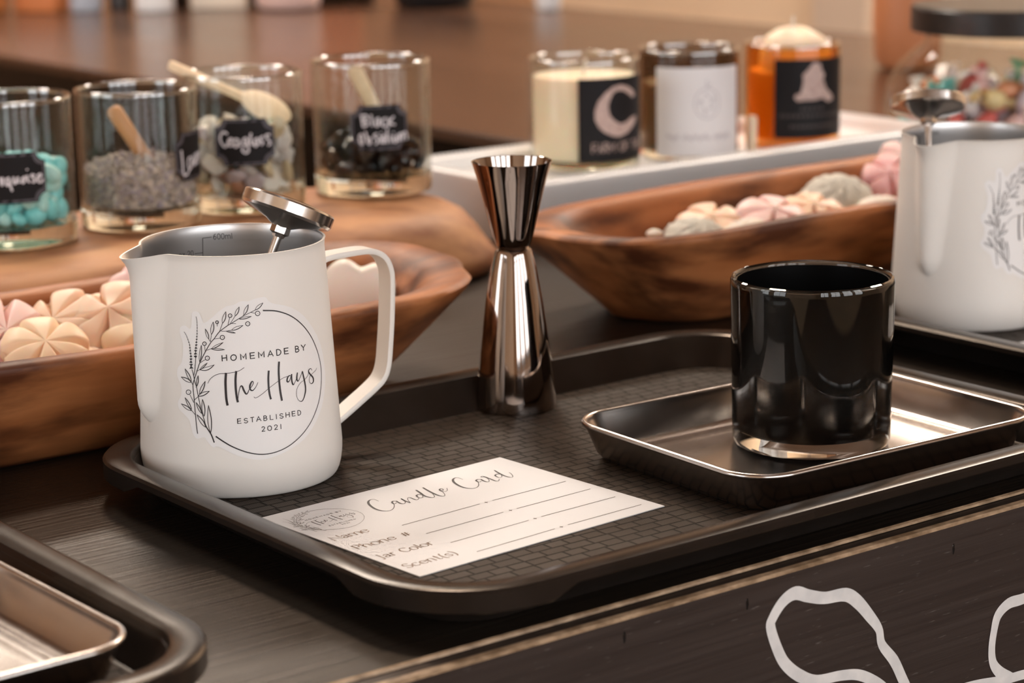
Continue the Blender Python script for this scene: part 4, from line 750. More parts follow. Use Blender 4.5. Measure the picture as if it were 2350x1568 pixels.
r = empty('tumbler', (.7257, .7388, ZT + .0016)); tag(r, 'glossy black glass tumbler with a thick clear base, in the steel pan', 'glass')
b = MB()
po = [(.0300, .0004), (.0330, 0), (.0348, .0010), (.0356, .0032), (.0358, .010), (.0367, .0735), (.0367, .0755), (.0362, .0767), (.0353, .0771), (.0345, .0766), (.0341, .0755)]
pi_ = [(.0338, .030), (.0334, .020), (.0324, .0130), (.0296, .0085), (.0250, .0064), (.0150, .0056), (.0004, .0054)]
b.lathe(po + pi_, 112, cap0=True, cap1=True); b.build('glass_body', M['tum_glass'], r, smooth=40)
b = MB(); e = .00012
pl = [(.0344, .0752), (.0341 + e, .0745), (.0338 + e, .030), (.0334 + e, .020), (.0324 + e, .0130 - e), (.0296 + e, .0085 - e), (.0250, .0064 - e), (.0150, .0056 - e), (.0004, .0054 - e)]
pin = [(max(q - .0006, .0003), z + .0006) for q, z in reversed(pl[1:])]
b.lathe(pl + pin[:-1] + [(.0337, .0752), (.0344, .0752)], 112); b.build('black_lining', M['tum_black'], r, smooth=50)

# ================================================================== BOWLS, BOARD, WHITE TRAY
def superell(a, b_, t, n): 
    ct, st = cos(t), sin(t)
    return a * math.copysign(abs(ct) ** (2 / n), ct), b_ * math.copysign(abs(st) ** (2 / n), st)
def dough_bowl(name, label, c, a, seed, ht=.057):
    rng = random.Random(seed); ph = [rng.uniform(0, 6.28) for _ in range(6)]; b = MB(); N = 120
    wob = lambda t, z: 1 + .010 * sin(3 * t + ph[0]) + .007 * sin(7 * t + ph[1] + 40 * z) + .004 * sin(13 * t + ph[2] - 60 * z)
    rim = lambda t: ht + .0022 * sin(2 * t + ph[3]) + .0012 * sin(5 * t + ph[4])
    # (end shrink in metres, half width factor, height)
    rows = [(.074, .44, 0), (.066, .50, 0), (.058, .56, .003), (.043, .68, .016), (.024, .84, .034), (.0075, .955, .048), (.0020, .99, .0525), (0, 1.0, .0552), (.0015, .985, .0570), (.0055, .940, .0577), (.0130, .870, .0572), (.0230, .815, .0555), (.0300, .775, .050), (.0420, .70, .036), (.058, .56, .021), (.085, .40, .0155), (.12, .24, .0135), (.17, .05, .013)]
    L = []
    def stadium(A, B, E):
        P = []; ne, ns = 44, 16; S = A - E
        for sgn, a0 in ((1, -pi / 2), (-1, pi / 2)):
            for k in range(ne): a = a0 + pi * k / (ne - 1); P.append((sgn * S + E * cos(a), B * sin(a)))
            for k in range(1, ns + 1): P.append((sgn * S * (1 - 2 * k / (ns + 1)), sgn * B))
        return P
    for sh, sy, z in rows:
        row = []; A, B = a - sh, .0775 * sy
        for x, y in stadium(A, B, B * 1.02):
            t = math.atan2(y / .0775, x / a); k = wob(t, z); row.append((x * k, y * k, z * rim(t) / .057 if z > 0 else 0))
        L.append(row)
    b.loops(L, True, True, True); o = b.build(name, M['bowl'], smooth=60, loc=(c[0], c[1], T + .0002)); tag(o, label, 'bowl', 'carved wooden dough bowls'); return o
dough_bowl('dough_bowl', 'long carved wooden bowl of peach wax shapes on the left behind the near pitcher', (.447, 1.0, 0), .265, 2)
dough_bowl('dough_bowl', 'long carved wooden bowl of pale wax flowers behind the black tumbler', (1.055, 1.015, 0), .270, 5)

b = MB(); N = 120; L = []; HB = .048
for sx, sy, z in [(.97, .95, 0), (.995, .99, .002), (1.0, 1.0, .006), (1.0, 1.0, .010), (.992, .985, .0135), (.98, .955, .0190), (.962, .915, .0280), (.940, .87, .0365), (.91, .81, .0425), (.87, .73, .0460), (.81, .65, .0475), (.70, .55, HB), (.4, .3, HB), (.05, .05, HB)]:
    row = []
    for j in range(N):
        t = 2 * pi * j / N; x, y = superell(.385 * sx, .112 * sy, t, 3.3); k = 1 + .008 * sin(3 * t + 1) + .006 * sin(8 * t + 30 * z)
        row.append((x * k, y * k, z))
    L.append(row)
b.loops(L, True, True, True); o = b.build('wooden_riser', M['dome'], smooth=60, loc=(.515, 1.245, T + .0002)); tag(o, 'domed carved wooden riser under the four chalk labelled jars', 'wooden board')

r = empty('candle_tray', (1.1325, 1.290, T + .0002)); tag(r, 'long white beaded tray holding three candles', 'tray')
b = MB(); hx, hy = .2025, .075
b.rrect([(.010, 0), (.008, .001), (.003, .036), (0, .040), (0, .0435), (.002, .0450), (.007, .0450), (.010, .0440), (.012, .0360), (.014, .0350)], hx, hy, .014, n=8); b.build('tray_body', M['white_tray'], r)
b = MB()
for k in range(100):
    x = -hx + .012 + (2 * hx - .024) * k / 99
    for s in (-1, 1): b.ellipsoid((x, s * (hy - .0042), .0455), (.0017, .0019, .0015), 6, 4)
for k in range(34):
    y = -hy + .012 + (2 * hy - .024) * k / 33
    for s in (-1, 1): b.ellipsoid((s * (hx - .0042), y, .0455), (.0019, .0017, .0015), 6, 4)
b.build('beaded_edge', M['white_tray'], r)

# ================================================================== JARS
def cylmap(rr, th, z0): return lambda u, v: (rr * cos(th + u / 1000 / rr), rr * sin(th + u / 1000 / rr), z0 + v / 1000)
def glass_jar(name, label, c, z, R, h, gm, base_m, group, base_h=.0125, cat='jar', wall=.0026, rim=None):
    rim = rim or M['rim']
    r = empty(name, (c[0], c[1], z)); tag(r, label, cat, group)
    b = MB(); b.lathe([(R - .0006, base_h), (R, h - .002), (R - .0006, h - .0004), (R - wall / 2, h), (R - wall + .0006, h - .0004), (R - wall, h - .002), (R - wall, base_h + .0006)], 80); b.build('glass_wall', gm, r, smooth=40)
    b = MB(); b.lathe([(R - .006, .0002), (R - .004, 0), (R - .0012, .0010), (R - .0004, .0030), (R - .0004, base_h - .0004), (R - wall - .002, base_h), (.001, base_h + .0003)], 80, cap0=True, cap1=True); b.build('glass_base', base_m, r, smooth=40)
    if rim:
        b = MB(); b.lathe([(R - wall - .0001, h - .0016), (R - wall, h), (R - wall * .75, h + .0008), (R - wall / 2, h + .0010), (R - wall * .25, h + .0008), (R + .0001, h), (R + .0001, h - .0016)], 80); b.build('rim', rim, r, smooth=60)
    return r
def plaque(w_, h_, q, n=4):
    P = []
    for sx, sy, a0 in ((1, 1, 270), (-1, 1, 0), (-1, -1, 90), (1, -1, 180)):
        arc = [(sx * w_ / 2 + q * cos(rad(a0 - 90 * k / n)) * 1.0, sy * h_ / 2 + q * sin(rad(a0 - 90 * k / n))) for k in range(n + 1)]
        P += arc
    return P
def chalk_label(jar, R, th, z0, strokes, sw):
    b = MB(); fill(b, plaque(37.4, 28.6, 5.2), cylmap(R + .00025, th, z0), 1.5); lb = b.build('chalk_label', M['slate'], jar, smooth=80)
    b = MB(); f = cylmap(R + .00035, th, z0); A, B = plaque(36.4, 27.6, 5.3), plaque(33.6, 24.8, 5.6); n = len(A); fine = 4
    dens = lambda P: [(P[i][0] + (P[(i + 1) % n][0] - P[i][0]) * k / fine, P[i][1] + (P[(i + 1) % n][1] - P[i][1]) * k / fine) for i in range(n) for k in range(fine)]
    A, B = dens(A), dens(B); m = len(A); b.add([f(*p) for p in A] + [f(*p) for p in B], [(i, (i + 1) % m, m + (i + 1) % m, m + i) for i in range(m)]); b.build('border', M['slate_edge'], lb, smooth=0)
    b = MB(); f = cylmap(R + .00045, th, z0)
    for P in strokes: ribbon(b, P, [sw], f)
    b.build('handwriting', M['chalk'], lb, smooth=0)
ZJ = T + .0485
GJ = 'clear glass jars with chalk labels'
jt = glass_jar('glass_jar', 'clear glass jar of turquoise stones at the left edge', (.5771, 1.2450), ZJ, .0373, .0840, M['thin'], M['base_glass'], GJ)
chalk_label(jt, .0373, -1.9468, .0422, DATA['HW']['turq'] + [[(-27, 9), (-17, 9.5)], [(-22, 9), (-21.5, -4)], [(-16, 2), (-15.5, -3), (-12, -3.5), (-10, 2.5), (-9.5, -4)]], 1.15)
jl = glass_jar('glass_jar', 'clear glass jar of dried lavender with a wooden stick', (.6610, 1.2453), ZJ, .0362, .0820, M['thin'], M['base_glass'], GJ)
chalk_label(jl, .0362, -1.4412 + 18.8 / 36.2, .0429, [[(-14, 4), (-13.5, -3), (-13, -10), (-10, -10.5), (-7.5, -8)], [(-5, -1), (-8, -1.5), (-8.6, -6), (-6, -7.5), (-4.4, -2), (-3.6, -6.5)], [(-2.4, 0), (-1, -6.5), (.8, .5)], [(1.6, -3), (4.4, -2), (3.4, .6), (1.4, -1), (1.6, -5.5), (4.6, -5)], [(6, .5), (6.4, -5), (7, -1), (9, .6), (9.6, -5)], [(13, .5), (10.6, -1), (11, -5), (13.4, -4), (13.6, 7), (14.2, -4.6)]], 1.15)
js = glass_jar('glass_jar', 'clear glass jar of mixed sea glass, third jar from the left', (.7397, 1.2550), ZJ, .0378, .0840, M['thin'], M['base_glass'], GJ)
chalk_label(js, .0378, -2.0802, .0456, DATA['HW']['sea'], 1.15)
jo = glass_jar('glass_jar', 'clear glass jar of black stones, fourth jar from the left', (.8348, 1.2534), ZJ, .0384, .0845, M['thin'], M['base_glass'], GJ)
chalk_label(jo, .0384, -2.0261, .0453, DATA['HW']['obs'], 1.15)

def pebble(name, m, seed, ang=0.0, stretch=(1.2, .95, .75)):
    rng = random.Random(seed); dirs = [(Vector((rng.gauss(0, 1), rng.gauss(0, 1), rng.gauss(0, 1))).normalized(), rng.uniform(.72, 1.0)) for _ in range(9 if ang else 5)]
    def f(d):
        k = 1.0
        for n, h in dirs:
            q = d.dot(n)
            if ang and q * 1.0 > h * .8: k = min(k, h * .8 / q)
            elif not ang: k += .05 * q * q * (1 if h > .86 else -1)
        return k
    b = MB(); b.ellipsoid((0, 0, 0), stretch, 12, 8, f=f); o = b.build(name, m, smooth=(28 if ang else 60)); return o
def pack(n, R, r0, r1, floor, top, seed, mound=0.0, over=.80, hollow=0.0):
    rng = random.Random(seed); P = []
    for i in range(n):
        rr = rng.uniform(r0, r1); best = None
        for _ in range(26):
            a = rng.uniform(0, 2 * pi); q = sqrt(rng.uniform(hollow ** 2, 1)) * (R - rr); x, y = q * cos(a), q * sin(a); z = floor + rr * .8
            for px, py, pz, pr in P:
                d2 = (px - x) ** 2 + (py - y) ** 2; s = (rr + pr) * over
                if d2 < s * s: z = max(z, pz + sqrt(s * s - d2))
            sc_ = z + mound * q
            if best is None or sc_ < best[0]: best = (sc_, x, y, z)
        if best[3] + rr * .8 > top + .004: continue
        P.append((best[1], best[2], best[3], rr))
    return P
def pour(protos, pts, origin, seed, label, cat, group):
    rng = random.Random(seed); first = set()
    for x, y, z, rr in pts:
        p = protos[rng.randrange(len(protos))]
        if p.name in first: o = p.copy(); link(o)
        else: o = p; first.add(p.name)
        o.location = (origin[0] + x, origin[1] + y, origin[2] + z); o.scale = (rr, rr, rr)
        o.rotation_euler = (rng.uniform(0, 6.28), rng.uniform(0, 6.28), rng.uniform(0, 6.28))
        lab = label[p.data.materials[0].name] if isinstance(label, dict) else label
        tag(o, lab, cat, group if not isinstance(label, dict) else lab + ' pieces')
    for p in protos:
        if p.name not in first: bpy.data.objects.remove(p)
BH = .0128
pr = [pebble('turquoise_stone', M['turq'] if k < 3 else M['turq2'], 20 + k) for k in range(5)]
pour(pr, pack(210, .0343, .0050, .0072, BH, .046, 1, .25, .72), (.5771, 1.2450, ZJ), 4, 'smooth turquoise stone in the glass jar at the left edge', 'stone', 'turquoise stones in the left jar')
pr = [pebble('sea_glass', M['sg'][k % 6], 40 + k, 1.0, (1.25, 1.0, .62)) for k in range(12)]
SGN = {'white_sea_glass': 'white', 'green_sea_glass': 'green', 'grey_sea_glass': 'grey', 'brown_sea_glass': 'brown', 'mauve_sea_glass': 'mauve', 'olive_sea_glass': 'olive'}
pour(pr, pack(170, .0348, .0060, .0084, BH, .052, 2, .1, .72), (.7397, 1.2550, ZJ), 5, {k: v + ' sea glass piece in the third jar from the left' for k, v in SGN.items()}, 'sea glass', None)
pr = [pebble('obsidian_chip', M['obs'] if k < 5 else M['obs2'], 60 + k, 1.0, (1.3, .9, .7)) for k in range(6)]
pour(pr, pack(170, .0354, .0052, .0074, BH, .034, 3, .2, .7), (.8348, 1.2534, ZJ), 6, {'black_obsidian': 'shiny black stone chip in the fourth jar from the left', 'brown_obsidian': 'dark brown stone chip in the fourth jar from the left'}, 'stone', None)
# lavender buds: uncountable
rng = random.Random(9); b = MB(); R0 = .0334
top = lambda q, a: .0335 + .0085 * (1 - (q / R0) ** 1.5) + .0015 * sin(3 * a + 1)
L = [[(q * R0 * cos(2 * pi * j / 40), q * R0 * sin(2 * pi * j / 40), z) for j in range(40)] for q, z in ((.05, .0132), (.9, .0132), (.93, .0145), (.94, .031))] + [[(q * R0 * .94 * cos(2 * pi * j / 40), q * R0 * .94 * sin(2 * pi * j / 40), top(q * R0, 2 * pi * j / 40) - .0018) for j in range(40)] for q in (.95, .7, .4, .05)]
b.loops(L, True, True, True)
for k in range(2600):
    a = rng.uniform(0, 2 * pi); s = rng.uniform(.0007, .0013); l = s * rng.uniform(1.6, 3.0)
    if k < 1500: q = R0 - .0012; z = rng.uniform(.0145, top(R0, a) + .001)
    else: q = sqrt(rng.random()) * (R0 - .001); z = top(q, a) + rng.uniform(-.001, .0012)
    c = Vector((q * cos(a), q * sin(a), z)); d = Vector((rng.gauss(0, 1), rng.gauss(0, 1), rng.gauss(0, .6))).normalized()
    if abs(d.dot(Vector((cos(a), sin(a), 0)))) > .6 and k < 1500: d = Vector((-sin(a), cos(a), .3)).normalized()
    u = d.orthogonal().normalized(); w_ = d.cross(u)
    vs = [c - d * l] + [c + (u * cos(t) + w_ * sin(t)) * s for t in (0, 1.57, 3.14, 4.71)] + [c + d * l]
    vs = [p if math.hypot(p[0], p[1]) < .0335 else Vector((p[0] * .0334 / math.hypot(p[0], p[1]), p[1] * .0334 / math.hypot(p[0], p[1]), p[2])) for p in vs]
    b.add(vs, [(0, 2, 1), (0, 3, 2), (0, 4, 3), (0, 1, 4), (5, 1, 2), (5, 2, 3), (5, 3, 4), (5, 4, 1)], 1 if rng.random() < .3 else 0)
o = b.build('lavender_buds', [M['lav'], M['lav2']], smooth=0, loc=(.6610, 1.2453, ZJ)); tag(o, 'dried lavender buds filling the second jar from the left', 'dried lavender', kind='stuff')

def stick(name, label, p0, p1, w0, t0, m, rnd=False, cat='spoon'):
    p0, p1 = Vector(p0), Vector(p1); d = p1 - p0; L = d.length; q = d.to_track_quat('Z', 'X').to_matrix().to_4x4(); q.translation = p0; b = MB()
    if rnd: b.lathe([(.0006, 0), (w0 * .7, .0006), (w0, .003), (w0 * 1.05, L * .5), (w0 * 1.15, L - .003), (w0 * .8, L - .0006), (.0006, L)], 16, cap0=True, cap1=True)
    else:
        L_ = []
        for z, k in ((0, .75), (.002, 1), (L * .5, .9), (L - .003, 1.05), (L - .0006, .7), (L, .3)): L_.append([(k * w0 * cos(2 * pi * j / 16), t0 * sin(2 * pi * j / 16), z) for j in range(16)])
        b.loops(L_, True, True, True)
    o = b.build(name, m, smooth=50); o.matrix_basis = q; tag(o, label, cat); return o
stick('wooden_stick', 'round orange wooden stick standing in the lavender jar', (.6690, 1.2395, ZJ + .030), (.6470, 1.2490, ZJ + .0715), .0042, .004, M['dowel'], True, 'wooden stick')
stick('wooden_paddle', 'flat pale wooden stick in the jar of black stones', (.8430, 1.2420, ZJ + .030), (.8285, 1.2640, ZJ + .0800), .0052, .0016, M['spoon'], False, 'wooden stick')
stick('wooden_paddle', 'pale wooden spoon handle cut off at the left edge, in the turquoise jar', (.5650, 1.2440, ZJ + .036), (.5560, 1.2620, ZJ + .080), .0042, .0016, M['spoon'], False, 'wooden stick')
# spoon resting on the sea glass
SPR = rad(40)
p_h, p_b = Vector((.7015, 1.2760, ZJ + .0905)), Vector((.7610, 1.2450, ZJ + .0575)); d = (p_b - p_h).normalized()
q = d.to_track_quat('Z', 'Y').to_matrix().to_4x4() @ Matrix.Rotation(SPR, 4, 'Z'); q.translation = p_h; LL = (p_b - p_h).length
r = empty('wooden_spoon'); r.matrix_basis = q; tag(r, 'small pale wooden spoon lying across the sea glass', 'spoon')
b = MB(); b.loops([[(w_ * cos(2 * pi * j / 12), .0015 * sin(2 * pi * j / 12), z) for j in range(12)] for z, w_ in ((0, .0028), (.002, .0042), (.02, .0042), (LL * .55, .0038), (LL * .74, .0046))], True, True, True); b.build('handle', M['spoon'], r)
b = MB(); zc = LL * .87; L = []
for k, yy in ((.05, .0026), (.5, .0024), (.85, .0016), (1.0, .0002), (.93, -.0006), (.8, .0004), (.45, .0014), (.05, .0016)): L.append([(.0115 * k * cos(2 * pi * j / 28), yy, zc + .0170 * k * sin(2 * pi * j / 28)) for j in range(28)])
b.loops(L, True, True, True); b.build('bowl', M['spoon'], r)

# ---- candles
def wick(r, z, h, lean=0.0):
    b = MB(); b.tube([(0, 0, z - .002), (.0004, 0, z + h * .5), (lean, 0, z + h)], .0011, 8); b.build('wick', M['wick'], r)
ZC = T + .0356
cw = glass_jar('candle', 'cream candle in clear glass with a black crescent moon label', (1.0530, 1.3060), ZC, .0400, .0780, M['thin'], M['base_glass'], 'jar candles on the white tray', .007, 'candle')
b = MB(); b.lathe([(.001, .0074), (.0366, .0074), (.0368, .0645), (.0360, .0658), (.030, .0648), (.0004, .0645)], 64, cap0=True, cap1=True); b.build('wax', M['wax'], cw); wick(cw, .0645, .0125, .002)
th, z0, R = -1.8259, .0372, .0400
b = MB(); fill(b, [(-21.2, 29.6), (40, 29.6), (40, -29.4), (-21.2, -29.4)], cylmap(R + .0002, th, z0), 2.0); lb = b.build('label', M['label_black'], cw, smooth=80)
b = MB(); f = cylmap(R + .00035, th, z0); fill(b, DATA['PG']['cres'], f, 2.0)
for k in range(0): ribbon(b, [(12 + 7 * cos(k * .7 + 1), 8 + 8 * sin(k * .7 + 1)), (13 + 7 * cos(k * .7 + 1), 8 + 8 * sin(k * .7 + 1))], [.45], f, smooth=False)
text_line(b, 'FARM OF THE', (-11.5, -22.5), (34, -22.5), 6.2, .75, f, gap=.3); b.build('moon_print', M['blush'], lb, smooth=0)
cs = glass_jar('candle', 'smoky glass candle with a white paper label, middle of the three', (1.1430, 1.2945), ZC, .0372, .0785, M['smoke'], M['base_glass'], 'jar candles on the white tray', .007, 'candle')
b = MB(); b.lathe([(.001, .0074), (.0338, .0074), (.0340, .0540), (.033, .0550), (.0004, .0545)], 64, cap0=True, cap1=True); b.build('wax', M['wax'], cs); b = MB(); b.ellipsoid((.006, -.004, .0555), (.0125, .0125, .0085), 20, 10); b.build('wax_rose', M['wax'], cs)
th, z0, R = -2.1447, .0368, .0372
b = MB(); fill(b, [(-31, 31), (37.5, 31), (38.5, 30), (38.5, -32.5), (37.5, -33.5), (-30, -33.5), (-31, -32.5)], cylmap(R + .0002, th, z0), 2.0); lb = b.build('label', M['label_white'], cs, smooth=80)
b = MB(); f = cylmap(R + .00035, th, z0)
ribbon(b, [(8 + 9.5 * cos(a), 5 + 11 * sin(a)) for a in [k * 2 * pi / 14 for k in range(14)]], [.7], f, closed=True)
for k in range(10): ribbon(b, [(8 + (3 + k % 3) * cos(k * 1.3), 5 + (4 + k % 4) * sin(k * 1.3)), (8 + (5 + k % 3) * cos(k * 1.3 + .5), 5 + (6 + k % 4) * sin(k * 1.3 + .5))], [.9], f)
ribbon(b, [(8, 16), (7.4, 19), (8, 22)], [.8], f); ribbon(b, [(8, 17), (11, 19)], [.8], f)
P = [(-22 + 50 * k / 60, -19.5 + 1.8 * sin(k * 1.9) + .9 * sin(k * .8)) for k in range(61)]; ribbon(b, P[:12], [.8], f); ribbon(b, P[14:40], [.8], f); ribbon(b, P[42:], [.8], f)
b.build('faint_print', M['faint'], lb, smooth=0)
ca = glass_jar('candle', 'amber glass candle with a heaped whipped wax top and a black label', (1.2337, 1.2800), ZC, .0362, .0765, M['amber'], M['amber'], 'jar candles on the white tray', .007, 'candle')
b = MB(); b.lathe([(.001, .0074), (.0326, .0074), (.0328, .0560), (.032, .0570), (.0004, .0570)], 64, cap0=True, cap1=True); b.build('wax', M['amber_wax'], ca)
b = MB(); L = []
for q, z in ((.0265, .0570), (.0262, .0700), (.0248, .0765), (.0215, .0810), (.0150, .0850), (.0070, .0872), (.0006, .0878)):
    L.append([(q * (1 + .05 * sin(5 * a + 60 * z)) * cos(a) + .003, q * (1 + .05 * sin(5 * a + 60 * z)) * sin(a), z + .0012 * sin(4 * a + 1)) for a in [2 * pi * j / 48 for j in range(48)]])
b.loops(L, True, True, True); b.build('whipped_wax', M['wax'], ca); wick(ca, .0870, .0095, .001)
th, z0, R = -1.9868, .0388, .0362
b = MB(); fill(b, [(-25.8, 28.6), (38.5, 28.6), (38.5, -29.8), (-25.8, -29.8)], cylmap(R + .0002, th, z0), 2.0); lb = b.build('label', M['label_black'], ca, smooth=80)
b = MB(); f = cylmap(R + .00035, th, z0); fill(b, DATA['PG']['fig'], f, 2.0); b.build('figure_print', M['blush'], lb, smooth=0)
b = MB()
for y, x0, x1, n in ((-8, -6, 14, 5), (-13, -22, 34, 15), (-21, -14, 24, 11)):
    for k in range(n): x = x0 + (x1 - x0) * k / n; ribbon(b, [(x, y - 1.2), (x + .6, y + 1.3), (x + 1.4, y - 1.2), (x + 2.2, y + 1)], [.7], f, smooth=False)
b.build('small_print', M['dim_print'], lb, smooth=0)
b = MB(); b.lathe([(.0004, 0), (.0040, .0002), (.0042, .026), (.0030, .0275), (.0004, .028)], 20, cap0=True, cap1=True); o = b.build('wax_taper', M['wax'], loc=(1.1795, 1.2660, ZC)); tag(o, 'short cream wax taper standing between the white labelled and amber candles', 'candle')

# ================================================================== WAX MELTS
def melt(kind):
    b = MB(); n = 120; L = []
    nl = {'flower': 5, 'leaf': 7, 'shell': 6, 'rose': 8}.get(kind, 5)
    def val(a): # 1 in the valley between lobes, 0 elsewhere
        d = abs(((a * nl / (2 * pi)) % 1.0) - .5) * 2; return math.exp(-((1 - d) / .20) ** 2)
    def crest(a):
        d = ((a * nl / (2 * pi)) % 1.0); d = min(d, 1 - d) * 2; return math.exp(-(d / .16) ** 2)
    def rr(a):
        if kind == 'flower': return 1.04 - .26 * val(a)
        if kind == 'leaf': return (.74 + .34 * max(0, cos(a)) + .12 * abs(cos(a))) * (1 - .26 * val(a)) + .08 * crest(a)
        if kind == 'shell': return 1 - .10 * val(a) + .10 * cos(a)
        if kind == 'heart': return .84 + .24 * abs(cos(a / 2)) ** .7 - .34 * max(0, cos(a)) ** 14
        if kind == 'scallop': return .90 + .13 * abs(cos(3 * a))
        return 1 - .12 * val(a) + .03 * sin(11 * a + 1)
    def hh(q, a):
        e = min(1, q * 2.2)
        if kind == 'flower': return .30 * (1 - q ** 5) - .20 * val(a) * e - .07 * crest(a) * e + .10 * math.exp(-(q / .2) ** 2)
        if kind == 'leaf': return .26 * (1 - q ** 6) - .15 * val(a) * e - .13 * crest(a) * e
        if kind == 'shell': return .30 * (1 - q ** 4) - .14 * val(a) * e + .05 * cos(a) * q
        if kind in ('heart', 'scallop'): return .30 * (1 - q ** 9)
        return .46 * (1 - q ** 2.4) - .12 * val(a + q * 1.5) * e - .06 * val(a * 1.0 + 2.2 - q * 2) * e
    at = lambda q, z, k=1.0: [(q * rr(2 * pi * j / n) * cos(2 * pi * j / n), q * rr(2 * pi * j / n) * sin(2 * pi * j / n), z if z is not None else hh(q, 2 * pi * j / n)) for j in range(n)]
    for q, z in ((.1, -.34), (.95, -.34), (1.0, -.28), (1.0, -.06)): L.append(at(q, z))
    for q in (.985, .95, .88, .78, .66, .54, .42, .3, .18, .08, .02): L.append(at(q, None))
    b.loops(L, True, True, True); return b
MESH = {}
def wax(kind, m, label, c, R, rot, group):
    if (kind, m) not in MESH: MESH[(kind, m)] = melt(kind).build('wax_melt', M[m], smooth=70); o = MESH[(kind, m)]
    else: o = MESH[(kind, m)].copy(); link(o)
    q = Matrix.Rotation(rad(rot[0]), 4, Vector((.8, -.6, 0))) @ Matrix.Rotation(rad(rot[1]), 4, Vector((.6, .8, 0))) @ Matrix.Rotation(rad(rot[2]), 4, 'Z') @ Matrix.Scale(R, 4)
    q.translation = c; o.matrix_basis = q; tag(o, label, 'wax melt', group)
GL, GR = 'wax melts in the left wooden bowl', 'wax melts in the right wooden bowl'
wax('leaf', 'pink', 'pale pink ridged wax melt at the left edge of the left bowl', (.4660, 1.024, T + .045), .024, (30, 20, 60), GL)
wax('leaf', 'peach', 'peach leaf wax melt lying beside the star flower in the left bowl', (.4960, 1.030, T + .045), .023, (32, -6, 20), GL)
wax('flower', 'peach', 'peach wax flower with deep petals, largest in the left bowl', (.5190, 1.013, T + .0485), .0235, (38, -8, 12), GL)
wax('shell', 'peach2', 'apricot ridged wax melt behind the near rim of the left bowl', (.4710, .991, T + .044), .021, (28, 12, 40), GL)
wax('flower', 'peach2', 'apricot wax flower partly hidden by the pitcher spout', (.5290, .9960, T + .043), .023, (26, 4, 70), GL)
wax('scallop', 'pink', 'pink scalloped wax melt standing at the back of the left bowl', (.5560, 1.0500, T + .0500), .0185, (50, 14, 10), GL)
wax('scallop', 'peach2', 'pale apricot round wax melt lying against the back wall of the left bowl', (.5300, 1.036, T + .0440), .019, (20, 10, 30), GL)
wax('rose', 'peach', 'peach wax lump at the bottom of the left bowl beneath the star flower', (.5000, 1.005, T + .030), .019, (0, 0, 0), GL)
wax('heart', 'ivory', 'ivory wax heart standing in the bowl, framed by the near pitcher handle', (.6580, 1.0070, T + .0420), .0195, (82, 0, 45), GL)
wax('rose', 'ivory', 'small ivory wax crumb at the right end of the left bowl', (.6860, 1.0120, T + .0390), .0045, (0, 0, 0), GL)
wax('rose', 'grey_wax', 'pale grey wax rosette nearest the left end of the right bowl', (.9010, 1.0130, T + .0420), .020, (18, 6, 0), GR)
wax('flower', 'peach', 'peach wax flower behind the pale grey rosette in the right bowl', (.9350, 1.0390, T + .0410), .021, (25, 0, 30), GR)
wax('rose', 'ivory', 'ivory wax rosette in front of the pink flower in the right bowl', (.9360, 1.0050, T + .0400), .018, (10, 0, 50), GR)
wax('flower', 'pink', 'pale pink wax flower in the middle of the right bowl', (.9660, 1.0180, T + .0440), .022, (24, 8, 80), GR)
wax('flower', 'peach', 'peach pink wax flower next to the speckled grey piece in the right bowl', (1.0000, 1.0190, T + .0430), .021, (22, 5, 15), GR)
wax('rose', 'grey_wax', 'speckled grey wax rosette, largest in the right bowl', (1.0480, 1.0450, T + .0450), .0235, (24, 0, 110), GR)
wax('flower', 'rose', 'rose pink wax flower beside the far pitcher in the right bowl', (1.1120, 1.0620, T + .0480), .0175, (40, 0, 20), GR)
wax('flower', 'pink', 'light pink wax flower topmost beside the far pitcher in the right bowl', (1.1350, 1.0720, T + .0560), .016, (40, 10, 50), GR)
wax('rose', 'ivory', 'ivory wax rosette lying low in front of the rose pink flower', (1.0480, 1.0060, T + .0400), .019, (12, 0, 0), GR)
wax('rose', 'ivory', 'small ivory wax crumb at the left end of the right bowl', (.8960, 1.0460, T + .0400), .0050, (0, 0, 0), GR)

# ================================================================== CANDY JAR AND FAR OBJECTS
cj = (1.478, 1.280)
r = empty('candy_jar', (cj[0], cj[1], T + .0002)); tag(r, 'big round glass candy jar with a black lid behind the far pitcher', 'jar')
b = MB(); b.lathe([(.001, .003), (.060, .003), (.078, .004), (.0935, .012), (.1000, .026), (.1010, .044), (.0985, .060), (.090, .076), (.0765, .0885), (.0690, .0945), (.0672, .100), (.0690, .1045), (.0705, .106), (.0690, .1065)], 96, cap0=True); b.build('glass_body', M['thin'], r, smooth=50)
b = MB(); b.lathe([(.066, .1055), (.079, .1045), (.0800, .1055), (.0800, .1235), (.0785, .1255), (.001, .1262)], 80, cap0=True, cap1=True); b.build('lid', M['lid'], r, smooth=35)
def candy(m):
    b = MB(); b.ellipsoid((0, 0, 0), (1.05, .8, .7), 14, 8)
    for s in (-1, 1):
        L = []
        for x, k in ((.95, .18), (1.15, .22), (1.5, .5), (1.75, .7)): L.append([(s * x, k * cos(2 * pi * j / 10) * (1 + .25 * (j % 2)), k * .5 * sin(2 * pi * j / 10)) for j in range(10)])
        b.loops(L, True, True, False)
    return b.build('wrapped_candy', m, smooth=40)
CN = [('white', (.86, .80, .76)), ('red', (.72, .16, .14)), ('pink', (.88, .58, .55)), ('orange', (.88, .40, .22)), ('green', (.22, .50, .30)), ('yellow', (.90, .70, .36)), ('teal', (.26, .64, .60)), ('cream', (.88, .78, .66)), ('lilac', (.72, .62, .70)), ('clear', (.80, .76, .75))]
pr = []
for n, c in CN: pr.append(candy(mat('candy_' + n, c, .22)))
pts = pack(150, .0885, .0105, .0125, .004, .066, 7, .05, .86, .45)
